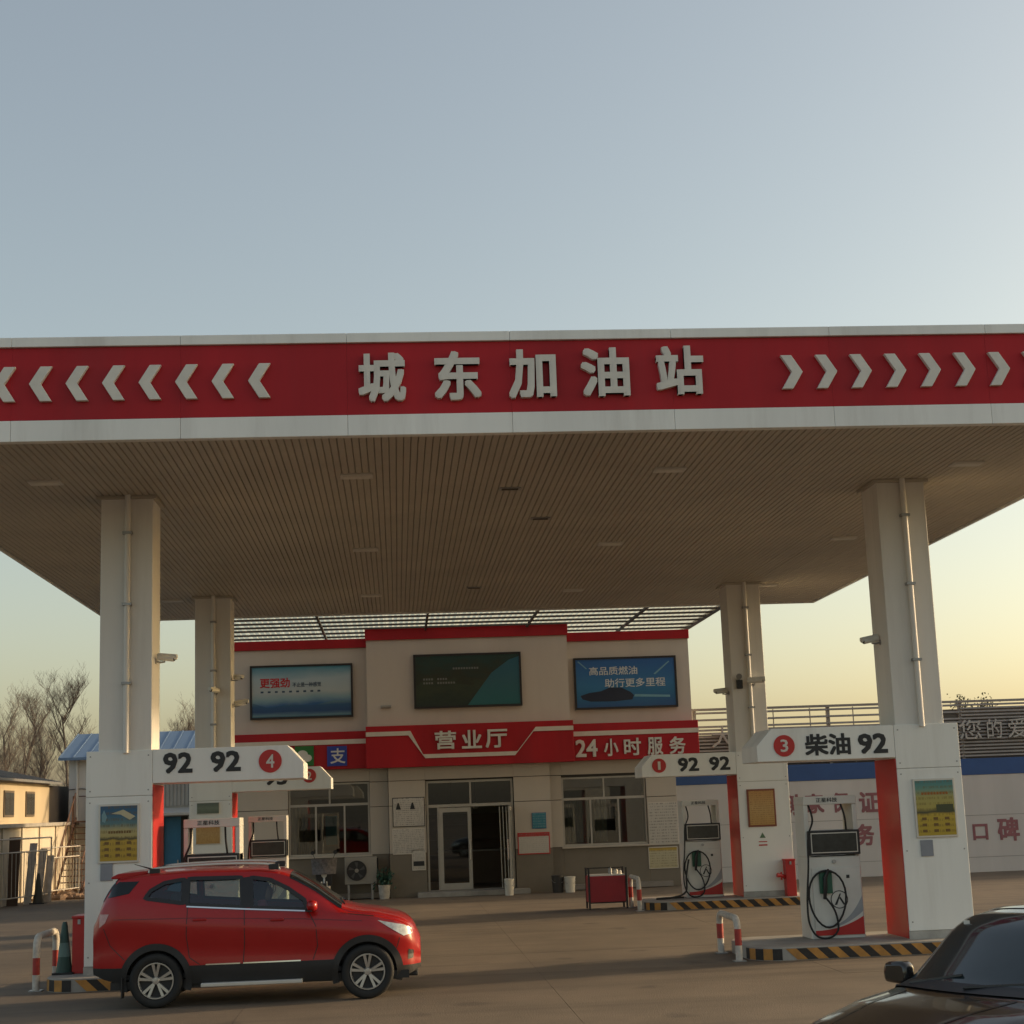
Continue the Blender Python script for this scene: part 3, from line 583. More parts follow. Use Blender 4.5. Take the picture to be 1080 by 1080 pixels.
for (a, b, z) in ((.80, 1.12, 5.98), (1.2, 1.55, 5.98), (.80, 1.12, 5.87), (1.2, 1.78, 5.87), (1.65, 2.4, 6.27)):
    part('small_type', sum_box([(a + i * .075, a + i * .075 + .05, y - .003, y - .001, z, z + .055) for i in range(int((b - a) / .075))]), gp, p)
S3 = print_mat('board_blue', [(0, (.02, .09, .24)), (.3, (.02, .15, .30)), (.45, (.03, .17, .36)), (1, (.02, .11, .34))], noise=.25, nscale=3)
t, p, y = billboard(5.14, 8.12, 5.03, 6.51, YW, S3, 'blue billboard with white slogan and a dark car on the right wing')
pw = mat('print_white', (.62, .66, .66), .5)
text('headline', '高品质燃油', (5.58, 6.98, 6.00, 6.24), y, .004, pw, p, bold=.01)
text('headline', '助行更多里程', (6.02, 7.78, 5.64, 5.89), y, .004, pw, p, bold=.01)
part('car_print', MB().prism([(5.36, 5.32), (5.30, 5.42), (5.55, 5.50), (5.9, 5.54), (6.15, 5.64), (6.5, 5.63), (6.75, 5.50), (6.85, 5.40), (6.80, 5.28), (6.3, 5.24), (5.6, 5.25)], y - .003, y - .001), mat('print_car', (.012, .022, .05), .3), p)
part('beam_print', MB().prism([(6.86, 5.36), (7.9, 5.32), (7.9, 5.38), (6.88, 5.43)], y - .003, y - .001), mat('print_beam', (.16, .36, .45), .4), p)
part('ray_print', MB().prism([(7.45, 6.0), (7.9, 6.36), (7.93, 6.34), (7.5, 5.98)], y - .003, y - .001), mat('print_beam', (.16, .36, .45), .4), p)
part('ray_print', MB().prism([(5.25, 6.40), (5.5, 6.18), (5.52, 6.20), (5.28, 6.42)], y - .003, y - .001), mat('print_beam', (.16, .36, .45), .4), p)
# --- ground floor: tiled wall pieces round the openings
rows = [(0, 1.19, DADO), (1.20, 2.50, TILE), (2.515, 3.19, TILE), (3.205, 3.70, TILE)]
gw = part('ground_wall', MB().box(BX0, -3.07, YW + .05, YW + .25, 0, 3.70).box(-.78, -.25, YW + .05, YW + .25, 0, 3.70).box(-3.07, -.78, YW + .05, YW + .25, 0, 1.18).box(-3.07, -.78, YW + .05, YW + .25, 3.22, 3.7)
          .box(4.32, 4.65, YW + .05, YW + .25, 0, 3.7).box(7.08, GX1 - .02, YW + .05, YW + .25, 0, 3.7).box(4.65, 7.08, YW + .05, YW + .25, 0, 1.18).box(4.65, 7.08, YW + .05, YW + .25, 3.14, 3.7), DARK, shop)
gb = part('bay_ground_wall', MB().box(-.23, .78, YBAY + .05, YW + .25, 0, 3.7).box(3.27, 4.30, YBAY + .05, YW + .25, 0, 3.7).box(.78, 3.27, YBAY + .05, YW + .25, 3.18, 3.7), DARK, shop)
def tiles(x0, x1, yf, par, zmax=3.7, zmin=0., ends=(0, 0)):
    for a, b, m in rows:
        a, b = max(a, zmin), min(b, zmax)
        if b - a < .05: continue
        part('wall_panel', MB().box(x0 - ends[0] * .05, x1 + ends[1] * .05, yf, yf + .045, a, b), m, par, bevel=.004)
tiles(BX0, -3.07, YW, gw); tiles(-.78, -.262, YW, gw); tiles(4.312, 4.65, YW, gw); tiles(7.08, GX1, YW, gw)
tiles(-3.067, -.783, YW, gw, zmax=1.18); tiles(4.653, 7.077, YW, gw, zmax=1.18); tiles(-3.067, -.783, YW, gw, zmin=3.23); tiles(4.653, 7.077, YW, gw, zmin=3.205)
tiles(-.25, .78, YBAY, gb); tiles(3.27, 4.30, YBAY, gb); tiles(.783, 3.267, YBAY, gb, zmin=3.205)
part('side_wall', MB().box(GX1 - .26, GX1 - .02, YW + .253, 53, 0, 4.6), WALL, shop); part('side_wall', MB().box(BX0, BX0 + .2, YW + .253, 53, 0, 4.6), WALL, shop)
part('rear_wall', MB().box(BX0 + .2, GX1 - .26, 50.5, 50.7, 0, 4.6), mat('interior_wall', (.30, .26, .21), .8), shop)
part('first_floor', MB().box(BX0, BX1, YBAY + .002, 53, 3.705, 4.597), WALL, shop)
part('interior_floor', MB().box(BX0 + .2, GX1 - .26, YBAY + .06, 50.5, .02, .16), mat('floor_tile', (.25, .22, .19), .4), shop)
part('door_step', MB().box(.5, 3.6, YBAY - .55, YBAY - .003, 0, .13), KERBC, shop, bevel=.01)
def window(x0, x1, z0, z1, zt, mulls, y, tm):
    w = part('window', MB().box(x0, x1, y, y + .08, z0, z0 + .06).box(x0, x1, y, y + .08, z1 - .05, z1).box(x0, x0 + .05, y, y + .08, z0 + .06, z1 - .05).box(x1 - .05, x1, y, y + .08, z0 + .06, z1 - .05)
             .box(x0 + .05, x1 - .05, y - .004, y + .084, zt - .035, zt + .035), FRAME, shop)
    part('sill', MB().box(x0 - .05, x1 + .05, y - .16, y + .0, z0 - .05, z0 - .002), TILE, w, bevel=.006)
    for m in mulls: part('mullion', MB().box(m - .025, m + .025, y + .003, y + .077, z0 + .06, zt - .035), FRAME, w)
    part('mullion', MB().box(tm - .022, tm + .022, y + .003, y + .077, zt + .035, z1 - .05), FRAME, w)
    ms = [x0 + .05] + list(mulls) + [x1 - .05]
    for a, b in zip(ms[:-1], ms[1:]): sheet('pane', a, b, z0 + .06, zt - .03, y + .05, GLASS, w)
    for a, b in ((x0 + .05, tm), (tm, x1 - .05)): sheet('pane', a, b, zt + .03, z1 - .05, y + .045, GLASS, w)
    return w
window(-3.06, -.79, 1.20, 3.21, 2.60, (-2.30, -1.50), YW + .08, -1.91)
window(4.66, 7.07, 1.20, 3.13, 2.52, (5.47, 6.27), YW + .08, 5.87)
def curtain(x0, x1, z0, z1, y, m, n):
    mb = MB(); k = n * 6; P = [(x0 + (x1 - x0) * i / k, y + .035 * math.sin(2 * math.pi * n * i / k) + .01 * math.sin(i * 1.7)) for i in range(k + 1)]
    mb.add([(a, b, z0) for a, b in P] + [(a, b, z1) for a, b in P], [(i, i + 1, i + 2 + k, i + 1 + k) for i in range(k)])
    return mb
CURT = mat('curtain_cloth', (.55, .52, .42), .8); CURB = mat('blind_cloth', (.50, .52, .46), .8)
solo('window_curtain', curtain(-3.0, -2.28, 1.22, 2.62, YW + .3, CURT, 6), mat('curtain_olive', (.34, .30, .20), .8), 'olive curtain inside the left pane of the left shop window', 'curtain', (-2.64, YW + .3, 1.22))
solo('window_curtain', curtain(4.75, 5.95, 1.30, 2.50, YW + .32, CURB, 11), CURB, 'pale vertical blinds inside the right shop window', 'curtain', (5.35, YW + .32, 1.30))
part('interior_poster', MB().box(-2.05, -1.72, YW + .35, YW + .36, 1.5, 2.3), mat('interior_blue', (.10, .30, .38), .4), shop)
# door
dr = part('door_frame', MB().box(.80, .86, YBAY + .1, YBAY + .2, .13, 3.16).box(3.19, 3.25, YBAY + .1, YBAY + .2, .13, 3.16).box(.86, 3.19, YBAY + .1, YBAY + .2, 3.10, 3.16).box(.86, 3.19, YBAY + .096, YBAY + .204, 2.42, 2.50).box(2.02, 2.07, YBAY + .103, YBAY + .197, 2.50, 3.10).box(1.10, 1.15, YBAY + .103, YBAY + .197, .13, 2.42), FRAME, shop)
for a, b in ((.86, 2.02), (2.07, 3.19)): sheet('pane', a, b, 2.5, 3.1, YBAY + .15, GLASS, dr)
sheet('pane', .86, 1.10, .16, 2.42, YBAY + .15, GLASS, dr)
def leaf(pivot, ang, w, label=None):
    c, s = math.cos(ang), math.sin(ang); T = lambda x, y, z: (pivot[0] + x * c - y * s, pivot[1] + x * s + y * c, z)
    lf = MB()
    for bx in ((0, .10, 0, .05, .15, 2.40), (w - .10, w, 0, .05, .15, 2.40), (.10, w - .10, .002, .048, .15, .33), (.10, w - .10, .002, .048, 2.28, 2.40)):
        b = MB().box(*bx); lf.add([T(*p) for p in b.v], b.f)
    o = part('door_leaf', lf, FRAME, shop, label=label)
    part('pane', MB().add([T(.10, .025, .33), T(w - .10, .025, .33), T(w - .10, .025, 2.28), T(.10, .025, 2.28)], [(0, 1, 2, 3)]), GLASS, o)
    h = MB().box(w - .07, w - .04, -.05, -.02, .95, 1.5); part('handle', MB().add([T(*p) for p in h.v], h.f), CHROME, o)
leaf((1.15, YBAY + .08), 0, .90); leaf((3.16, YBAY + .08), R(-98), .90, 'door leaf standing open')
for dx in (0, .09, .18): part('door_bar', MB().tube([(2.86 + dx, YBAY - .1 - dx * .4, .15), (2.84 + dx, YBAY - .1 - dx * .4, 2.38)], .014, 6), FRAME, shop)
# simple interior
COUNT = mat('counter_wood', (.16, .10, .06), .5)
t = thing('shop_counter', 'dark wooden counter inside the shop behind the doorway', 'counter', (2.4, 48.6, .16)); part('counter_body', MB().box(1.2, 3.6, 48.4, 49.0, .16, 1.1), COUNT, t); part('counter_top', MB().box(1.15, 3.65, 48.35, 49.05, 1.1, 1.15), mat('counter_top', (.3, .28, .25), .3), t)
t = thing('shop_shelf', 'shelf rack along the back wall inside the shop', 'shelf', (2.5, 50.2, .16)); part('shelf_frame', MB().box(.6, 4.4, 50.38, 50.48, .16, 2.2), COUNT, t)
for z in (.5, .95, 1.4, 1.85): part('shelf_board', MB().box(.6, 4.4, 50.05, 50.38, z, z + .03), COUNT, t)
for i, (x, lab) in enumerate(((1.55, 'left'), (2.25, 'right'))):
    t = thing('pendant_lamp', f'white pendant lamp inside the shop doorway, the {lab} one', 'lamp', (x, 47, 2.35), group='pendant lamps in the shop')
    part('cord', MB().tube([(x, 47, 2.5), (x, 47, 3.704)], .008, 5), BLACK, t); part('lamp_shade', MB().lathe((x, 47, 2.35), [(.03, .18), (.09, .1), (.10, .04), (.05, 0)], 12), LIT, t, smooth=50)
t = thing('wall_lamp', 'small oval lamp on the wall left of the dark billboard', 'lamp', (-.25, YBAY, 5.27))
part('base', MB().box(-.42, -.12, YBAY - .05, YBAY - .002, 5.24, 5.32), STEEL, t, bevel=.01); part('glass_cover', MB().prism([(-.40 + .13 + .13 * math.cos(k * math.pi / 8), 5.28 + .035 * math.sin(k * math.pi / 8)) for k in range(16)], YBAY - .10, YBAY - .052), mat('lamp_grey', (.3, .29, .26), .3), t, bevel=.01)
# notices on the facade
PAP = print_mat('paper_print', [(0, (.50, .46, .40)), (1, (.54, .50, .44))], noise=.2, lines=14, ink=(.14, .13, .12), lam=.55)
PAPY = print_mat('paper_yellow', [(0, (.46, .40, .24)), (.8, (.48, .43, .28)), (.9, (.45, .30, .04)), (1, (.45, .30, .04))], noise=.06, lines=8, ink=(.2, .16, .1), lam=.5)
def notice(u0, v0, u1, v1, Y, m, label, fm=None, th=.02, fw=.02):
    x0, x1, z0, z1 = pxbox(u0, v0, u1, v1, Y)
    t = thing('notice_board', label, 'notice', ((x0 + x1) / 2, Y, z0)); part('backing', MB().box(x0, x1, Y - th, Y - .001, z0, z1), fm or ALU, t, bevel=.003); sheet('print', x0 + fw, x1 - fw, z0 + fw, z1 - fw, Y - th - .003, m, t); return t, (x0, x1, z0, z1)
t, b = notice(414, 841, 448, 872, YBAY, PAP, 'white notice with two dark triangle pictograms left of the shop door', BLACK)
for f_ in (.18, .62):
    cx = b[0] + (b[1] - b[0]) * f_ ; part('pictogram', MB().prism([(cx - .07, b[2] + .48), (cx + .07, b[2] + .48), (cx + .02, b[2] + .66), (cx - .02, b[2] + .66)], YBAY - .03, YBAY - .024), INK, t)
notice(414, 874, 448, 901, YBAY, PAP, 'plain pale notice under the pictogram notice', CREAM)
t, b = notice(434.5, 896, 449, 918, YBAY - .003, PAP, 'small white sheet with a dark block low beside the shop door', CREAM)
part('dark_block', MB().box(b[0] + .04, b[1] - .04, YBAY - .034, YBAY - .028, b[2] + .12, b[2] + .25), INK, t)
notice(546, 878, 580, 901, YBAY, print_mat('paper_red_top', [(0, (.52, .48, .42)), (.84, (.54, .50, .44)), (.86, (.40, .03, .03)), (1, (.40, .03, .03))], noise=0, lines=10, ink=(.3, .28, .26), lam=.3), 'white notice with a red frame right of the shop door', REDP, fw=.03)
notice(561, 857, 576, 874, YBAY, print_mat('paper_blue', [(0, (.03, .18, .24)), (1, (.03, .20, .27))], noise=.2, lines=6, ink=(.3, .4, .4), lam=.4), 'small square blue notice above the red framed notice', BLUE, fw=.01)
notice(684, 846, 715, 891, YW, PAP, 'tall white paper notice right of the right shop window', CREAM)
notice(684, 893, 715, 916, YW - .003, PAPY, 'yellow edged paper notice under the tall white notice', CREAM)

# ================================================================ translucent lean-to roof between canopy and shop
lr = thing('lean_to_roof', 'translucent corrugated sheet roof on dark purlins between canopy and shop', 'roof', (2, 43, 7.35))
m = bpy.data.materials.new('translucent_sheet'); m.use_nodes = True; n = m.node_tree.nodes; l = m.node_tree.links; n.clear()
o_ = n.new('ShaderNodeOutputMaterial'); d_ = n.new('ShaderNodeBsdfDiffuse'); d_.inputs[0].default_value = (.62, .60, .54, 1); tr = n.new('ShaderNodeBsdfTranslucent'); tr.inputs[0].default_value = (.70, .69, .62, 1)
mx = n.new('ShaderNodeMixShader'); mx.inputs[0].default_value = .72; l.new(d_.outputs[0], mx.inputs[1]); l.new(tr.outputs[0], mx.inputs[2])
tp_ = n.new('ShaderNodeBsdfTransparent'); tp_.inputs[0].default_value = (.86, .85, .80, 1); m2_ = n.new('ShaderNodeMixShader'); m2_.inputs[0].default_value = .5
l.new(mx.outputs[0], m2_.inputs[1]); l.new(tp_.outputs[0], m2_.inputs[2]); l.new(m2_.outputs[0], o_.inputs[0])
def roofz(y): return 7.545
xa, xb = -5.2, 8.95; w_ = 1.0; k = 0
while xa + k * w_ < xb:
    X0 = xa + k * w_; X1 = min(X0 + w_ - .012, xb); nn = 26; mb = MB()
    P = [(X0 + (X1 - X0) * i / nn, .016 * math.cos(2 * math.pi * i / 4.)) for i in range(nn + 1)]
    mb.add([(a, 40.36, roofz(40.36) + b) for a, b in P] + [(a, 48.6, roofz(48.6) + b) for a, b in P], [(i, i + 1, i + 2 + nn, i + 1 + nn) for i in range(nn)])
    part('corrugated_sheet', mb, m, lr); k += 1
PUR = mat('purlin_paint', (.07, .06, .05), .6)
for y in (40.6, 41.55, 42.5, 43.4, 44.3, 45.15, 46.2, 47.2, 48.2):
    part('purlin', MB().box(xa, xb, y - .03, y + .03, roofz(y) - .075, roofz(y) - .022), PUR, lr)
for x in (-4.9, -2.0, .9, 3.8, 6.7, 8.8):
    ye = 45.2 if -.9 < x < 5 else 48.5
    part('rafter', MB().prism([(40.37, roofz(40.37) - .14), (ye, roofz(ye) - .14), (ye, roofz(ye) - .078), (40.37, roofz(40.37) - .078)], x - .03, x + .03, 'yz'), PUR, lr)

# ================================================================ wall with louvred top, right
YR = 46.4
wr = thing('boundary_wall', 'white boundary wall with blue band and red slogan at the right', 'wall', (17, YR, 0))
part('wall_face', MB().box(GX1 + .0, 34, YR, YR + .24, 0, 2.80), mat('wall_white', (.60, .57, .54), .75, var=.08, vscale=.7, dirt=.2, dcol=(.42, .38, .33), bump=.1, streak=True), wr)
part('blue_band', MB().box(GX1, 34, YR - .02, YR + .26, 2.80, 3.28), BLUE, wr, bevel=.01)
for z in (.42, 1.62): part('panel_joint', MB().box(GX1, 34, YR - .004, YR + .002, z, z + .018), mat('joint_grey', (.35, .33, .31), .8), wr)
SLAT = mat('louvre_grey', (.30, .275, .25), .55, var=.15)
sm = MB().box(-2.0, 1.985, -.012, .012, -.028, .028).mesh('louvre_slat'); sm.materials.append(SLAT)
sp = MB()
for i in range(7):
    x = 8.75 + 4 * i
    part('louvre_post', MB().box(x - .05, x + .05, YR + .05, YR + .15, 3.28, 4.93), SLAT, wr)
    for j in range(16):
        z = 3.36 + j * .10
        if i < 2 and j in (12, 14): continue
        o = inst('louvre_slat', sm, wr, (x + 2, YR + .02, z)); o.rotation_euler = (R(-28), 0, 0)
part('louvre_top_rail', MB().box(8.6, 34, YR - .0, YR + .06, 4.93, 5.0), SLAT, wr)
for xx in (9.9, 11.1, 12.2, 13.5, 14.6): part('louvre_stay', MB().box(xx - .015, xx + .015, YR + .045, YR + .06, 3.3, 4.92), SLAT, wr)
part('louvre_back_sheet', MB().box(8.7, 15.88, YR + .16, YR + .17, 3.28, 4.22), mat('louvre_back', (.16, .145, .13), .7), wr)
part('louvre_back_sheet', MB().box(15.9, 34, YR + .16, YR + .17, 3.28, 4.75), mat('louvre_back', (.16, .145, .13), .7), wr)
YT = YR - .02
LGREY = mat('louvre_letter', (.46, .44, .41), .5)
for ch, a, b, v in (('您', 1011, 1034, 767), ('的', 1040, 1056, 766), ('爱', 1062, 1082, 765)):
    bx = pxbox(a, v - 10, b, v + 10, YT); text('louvre_letter', ch, (bx[0], bx[1], 3.85, 4.42), YT - .012, .03, LGREY, wr, bold=.004)
bx = pxbox(750, 758, 773, 785, YT); text('louvre_letter', '大', (bx[0], bx[1], 3.85, 4.45), YT - .012, .03, LGREY, wr, bold=.004)
WT = mat('slogan_red', (.30, .12, .13), .7, var=.2)
for ch, a, b, v0, v1 in (('到', 822, 842, 838, 860), ('家', 849, 869, 837, 858), ('保', 877, 896, 836, 857), ('证', 906, 927, 835, 857), ('服', 872, 892, 878, 899), ('务', 903, 922, 869, 892), ('口', 1026, 1042, 869, 886), ('碑', 1052, 1075, 862, 887)):
    bx = pxbox(a, v0, b, v1, YR); text('slogan_letter', ch, bx, YR - .001, .006, WT, wr, bold=.03)
t = thing('boundary_wall', 'plain white wall with a narrow blue strip between shop and pillar', 'wall', (7, 54, 0)) if False else None

# ================================================================ left of the shop: annex, blue roofed house, yellow house
ann = thing('shop_annex', 'low white annex with blue door and awning left of the shop', 'building', (-6.2, 49, 0))
AW = mat('annex_white', (.58, .56, .52), .75, var=.1, vscale=1, dirt=.3, dcol=(.36, .33, .28), streak=True)
part('wall', MB().box(-8.6, -6.82, 47.6, 52, 0, 3.5).box(-6.82, -6.1, 47.6, 52, 2.45, 3.5).box(-6.1, -4.67, 47.6, 52, 0, 3.5).box(-6.82, -6.1, 48.2, 52, 0, 2.45), AW, ann)
d = part('door', MB().box(-6.80, -6.32, 47.72, 47.78, .02, 2.44), mat('door_blue', (.03, .17, .30), .45), ann); part('handle', MB().box(-6.42, -6.38, 47.68, 47.718, 1.0, 1.2), STEEL, d)
part('door_gap', MB().box(-6.315, -6.11, 47.74, 47.78, .02, 2.44), BLACK, ann)
part('awning', MB().prism([(46.75, 2.48), (47.598, 2.62), (47.598, 2.70), (46.75, 2.55)], -7.1, -5.0, 'yz'), AW, ann)
w = part('window', MB().box(-6.9, -5.6, 47.55, 47.598, 2.75, 3.4), mat('pale_shutter', (.52, .50, .46), .6), ann)
for i in range(12): part('bar', MB().tube([(-6.85 + i * .11, 47.52, 2.75), (-6.85 + i * .11, 47.52, 3.4)], .012, 5), STEEL, w)
part('vent_box', MB().box(-6.05, -5.75, 47.4, 47.598, 2.95, 3.25), STEEL, ann)
part('roof', MB().box(-8.7, -4.66, 47.45, 52, 3.502, 3.58), STEEL, ann)

bh = thing('blue_roof_house', 'white house with blue sheet roof behind the left pillars', 'house', (-8, 62, 0))
part('wall', MB().box(-12.0, -5, 60, 66, 0, 4.75), AW, bh)
BR = mat('roof_blue', (.12, .19, .30), .5, var=.1, vscale=2)
part('roof', MB().prism([(59.5, 4.70), (63, 5.72), (66.5, 4.7), (66.5, 4.6), (63, 5.6), (59.5, 4.6)], -12.3, -4.8, 'yz'), BR, bh)
for i in range(15): part('roof_rib', MB().prism([(59.49, 4.72), (63, 5.745), (63, 5.72), (59.49, 4.70)], -12.28 + i * .5, -12.24 + i * .5, 'yz'), BR, bh)
part('drain_pipe', MB().tube([(-11.7, 59.94, 0), (-11.7, 59.94, 4.6)], .05, 8), AW, bh)
part('cable', MB().tube(smooth_path([(-12, 59.95, 3.55), (-11.3, 59.95, 3.52), (-11.25, 59.95, 2.9), (-11.3, 59.95, 2.2)], 5), .015, 5), BLACK, bh)

yh = thing('yellow_house', 'sunlit cream house with grey sheet roof and low front storey at far left', 'house', (-14.5, 54, 0))
YS_ = mat('sunny_stucco', (.46, .38, .26), .85, var=.12, vscale=.8, dirt=.35, dcol=(.36, .29, .2), streak=True)
part('upper_wall', MB().box(-20, -12.36, 47, 58.4, 0, 3.86), YS_, yh)
part('lower_storey', MB().box(-12.358, -11.75, 47, 59.9, 0, 2.28), mat('pale_render', (.54, .48, .38), .85, var=.14, vscale=1.2, dirt=.3, dcol=(.40, .34, .26), streak=True), yh)
part('terrace_slab', MB().box(-12.357, -11.6, 46.9, 60.0, 2.283, 2.40), KERBC, yh, bevel=.01)
RS = mat('old_sheet_roof', (.14, .145, .15), .7, var=.3, vscale=2, dirt=.5, dcol=(.2, .13, .09))
part('roof', MB().prism([(-11.95, 3.80), (-16.1, 4.75), (-20.4, 3.8), (-20.4, 3.7), (-16.1, 4.66), (-11.95, 3.72)], 46.7, 59.0), RS, yh)
for i in range(26): part('roof_rib', MB().prism([(-11.94, 3.815), (-16.1, 4.775), (-16.1, 4.75), (-11.94, 3.80)], 46.75 + i * .46, 46.80 + i * .46), RS, yh)
for (a, b) in ((51.7, 53.0), (54.7, 55.95), (48.6, 49.9)):
    w = part('window', MB().box(-12.358, -12.32, a, b, 2.62, 3.45), mat('window_frame_brown', (.10, .075, .05), .6), yh)
    part('pane', MB().box(-12.318, -12.31, a + .07, (a + b) / 2 - .03, 2.69, 3.38).box(-12.318, -12.31, (a + b) / 2 + .03, b - .07, 2.69, 3.38), mat('dark_pane', (.05, .05, .045), .15), w)
part('end_recess_shade', MB().box(-13.4, -12.37, 58.45, 62.5, 0, 3.7), mat('recess_shade', (.12, .10, .085), .8), yh)  # shaded recess at the house end, its shade put into a dark colour
for i in range(5): part('pilaster', MB().box(-11.748, -11.70, 49 + i * 2.5, 49.16 + i * 2.5, 0, 2.28), mat('pale_render', (.54, .48, .38), .85), yh)
# steel stair up to the terrace
RUST = mat('rusty_steel', (.16, .085, .055), .8, var=.4, vscale=8)
st = thing('steel_stair', 'rusty open steel stair between cream house and blue roof house', 'stair', (-10.90, 57.5, 0))
for i in range(12):
    z = .2 * (i + 1); y = 55.4 + i * .27
    part('tread', MB().box(-11.45, -10.65, y, y + .26, z - .03, z), RUST, st)
for x in (-11.48, -10.62):
    part('stringer', MB().prism([(55.3, .0), (55.5, .0), (58.75, 2.4), (58.75, 2.55), (58.4, 2.4)], x - .02, x + .02, 'yz'), RUST, st)
    part('handrail', MB().tube([(x, 55.4, 1.05), (x, 58.6, 3.4)], .022, 6), RUST, st)
    for i in range(7): part('baluster', MB().tube([(x, 55.45 + i * .52, .12 + i * .385), (x, 55.45 + i * .52, 1.08 + i * .385)], .015, 5), RUST, st)
part('landing', MB().box(-11.70, -10.20, 58.75, 59.9, 2.36, 2.42), RUST, st)
for x, y in ((-10.30, 58.85), (-10.30, 59.8), (-11.60, 58.85)): part('landing_post', MB().tube([(x, y, 0), (x, y, 3.3)], .03, 6), RUST, st)
part('landing_rail', MB().tube([(-10.30, 58.85, 3.3), (-10.30, 59.8, 3.3), (-11.60, 59.8, 3.3)], .022, 6), RUST, st)
# scrap fence frames, board, sacks, rubble
FR = mat('fence_pipe', (.40, .37, .33), .5, .4, var=.3, dirt=.4, dcol=(.2, .11, .07))
def frame_fence(x0, y0, x1, y1, h, nb, label, lean=.0):
    t = thing('fence_frame', label, 'fence', ((x0 + x1) / 2, (y0 + y1) / 2, 0)); L = math.hypot(x1 - x0, y1 - y0)
    P = lambda s, z: (x0 + (x1 - x0) * s, y0 + (y1 - y0) * s + lean * z, z)
    part('outer_frame', MB().tube([P(0, 0), P(0, h), P(1, h), P(1, 0)], .028, 6).tube([P(0, .25), P(1, .25)], .022, 6).tube([P(0, h * .8), P(1, h * .8)], .022, 6), FR, t)
    for i in range(1, nb): part('bar', MB().tube([P(i / nb, .25), P(i / nb, h * .8)], .012, 5), FR, t)
frame_fence(-11.62, 47.8, -10.75, 51.2, 1.95, 14, 'grey pipe fence panel before the cream house at far left')
frame_fence(-11.3, 52.3, -10.6, 54.8, 1.6, 12, 'grey pipe fence panel leaning further back by the cream house', .08)
solo('timber_board', MB().add(*(lambda b: ([(p[0], p[1] + p[2] * .12, p[2]) for p in b.v], b.f))(MB().box(-11.66, -11.34, 49.4, 49.46, 0, 2.0))), mat('board_brown', (.09, .055, .035), .85), 'dark brown timber board leaning behind the far left fence', 'board', (-11.5, 49.4, 0))
for i, (x, y, a, lab) in enumerate(((-11.30, 50.0, .2, 'first from the board'), (-11.12, 50.5, .28, 'second from the board'), (-10.95, 51.0, .15, 'third from the board'))):
    solo('metal_sheet', MB().add(*(lambda b: ([(p[0] + p[2] * .05, p[1] + p[2] * a, p[2]) for p in b.v], b.f))(MB().box(x, x + .22, y, y + .03, 0, 1.8 - .2 * i))), mat('sheet_pale', (.56, .50, .43), .6, var=.3, vscale=5), f'pale narrow metal sheet leaning at far left, {lab}', 'sheet', (x, y, 0))
rb = MB(); rnd = random.Random(11)
for i in range(160):
    x, y = rnd.uniform(-12.4, -9.2), rnd.uniform(52.5, 57.5); s = rnd.uniform(.05, .2); 
    q = MB().lathe((x, y, -.03), [(s, 0), (s * 1.1, s * .4), (s * .5, s * .9)], 5); rb.add(q.v, q.f)
o = solo('rubble', rb, mat('rubble_mix', (.26, .17, .11), .9, var=.5, vscale=4), 'brown rubble heap before the steel stair', 'rubble', (-10.8, 55, 0)); o['kind'] = 'stuff'
def sack(x, y, s, label, m):
    me = MB().lathe((x, y, -.01), [(s * .55, 0), (s * .8, s * .2), (s * .78, s * .55), (s * .45, s * .85), (s * .14, s * .98)], 12)
    me.v = [(p[0] + .12 * s * math.sin(p[2] * 9 + p[1] * 5), p[1] + .1 * s * math.sin(p[0] * 7), p[2]) for p in me.v]
    solo('sack', me, m, label, 'sack', (x, y, 0), smooth=60)
SK = mat('sack_white', (.60, .56, .48), .8, var=.15)
sack(-9.75, 55.6, .55, 'bulging white sack lying before the steel stair', SK); sack(-9.15, 55.2, .5, 'white sack beside the left pillar box, nearest the pillar', SK)
t = thing('traffic_cone', 'dark traffic cone standing before the far left fence', 'cone', (-10.9, 50.2, 0))
part('base', MB().box(-11.12, -10.68, 49.98, 50.42, 0, .04), BLACK, t); part('cone_body', MB().lathe((-10.9, 50.2, .04), [(.17, 0), (.12, .3), (.05, .8), (.035, .86)], 14), mat('cone_dark', (.07, .06, .04), .6), t, smooth=40)

# ================================================================ trees
def bare_tree(seed, h):
    rnd = random.Random(seed); tr = MB(); tw = MB()
    def grow(p, d, L, r, lev):
        n = 4; pts = [p]; rs = [r]; q = p.copy(); dd = d.copy()
        for i in range(n):
            dd = (dd + Vector((rnd.gauss(0, .07), rnd.gauss(0, .07), .04 + (.05 if lev else 0)))).normalized(); q = q + dd * (L / n); pts.append(q.copy()); rs.append(max(.0045, r * (1 - .62 * (i + 1) / n)))
        (tr if lev < 2 else tw).tube(pts, rs, 6 if lev == 0 else (4 if lev == 1 else 3), caps=False)
        if lev >= 4: return
        nb = {0: 17, 1: 8, 2: 6, 3: 3}[lev]
        for k in range(nb):
            s = (rnd.uniform(.22, 1) if lev == 0 else rnd.uniform(.2, 1)); i = min(n - 1, int(s * n)); f_ = s * n - i
            b = pts[i].lerp(pts[i + 1], f_); a = rnd.uniform(0, 2 * math.pi)
            side = Vector((math.cos(a), math.sin(a), 0)); up = rnd.uniform(.9, 1.9) if lev == 0 else rnd.uniform(.3, 1.3)
            nd = (side + Vector((0, 0, up)) + dd * .4).normalized()
            grow(b, nd, L * ((.38 - .18 * s + rnd.uniform(-.04, .06)) if lev == 0 else rnd.uniform(.38, .62)), max(.0045, rs[i] * .5), lev + 1)
    grow(Vector((0, 0, -.1)), Vector((0, 0, 1)), h, h * .014, 0)
    return tr.mesh('trunk'), tw.mesh('crown')
TM = []
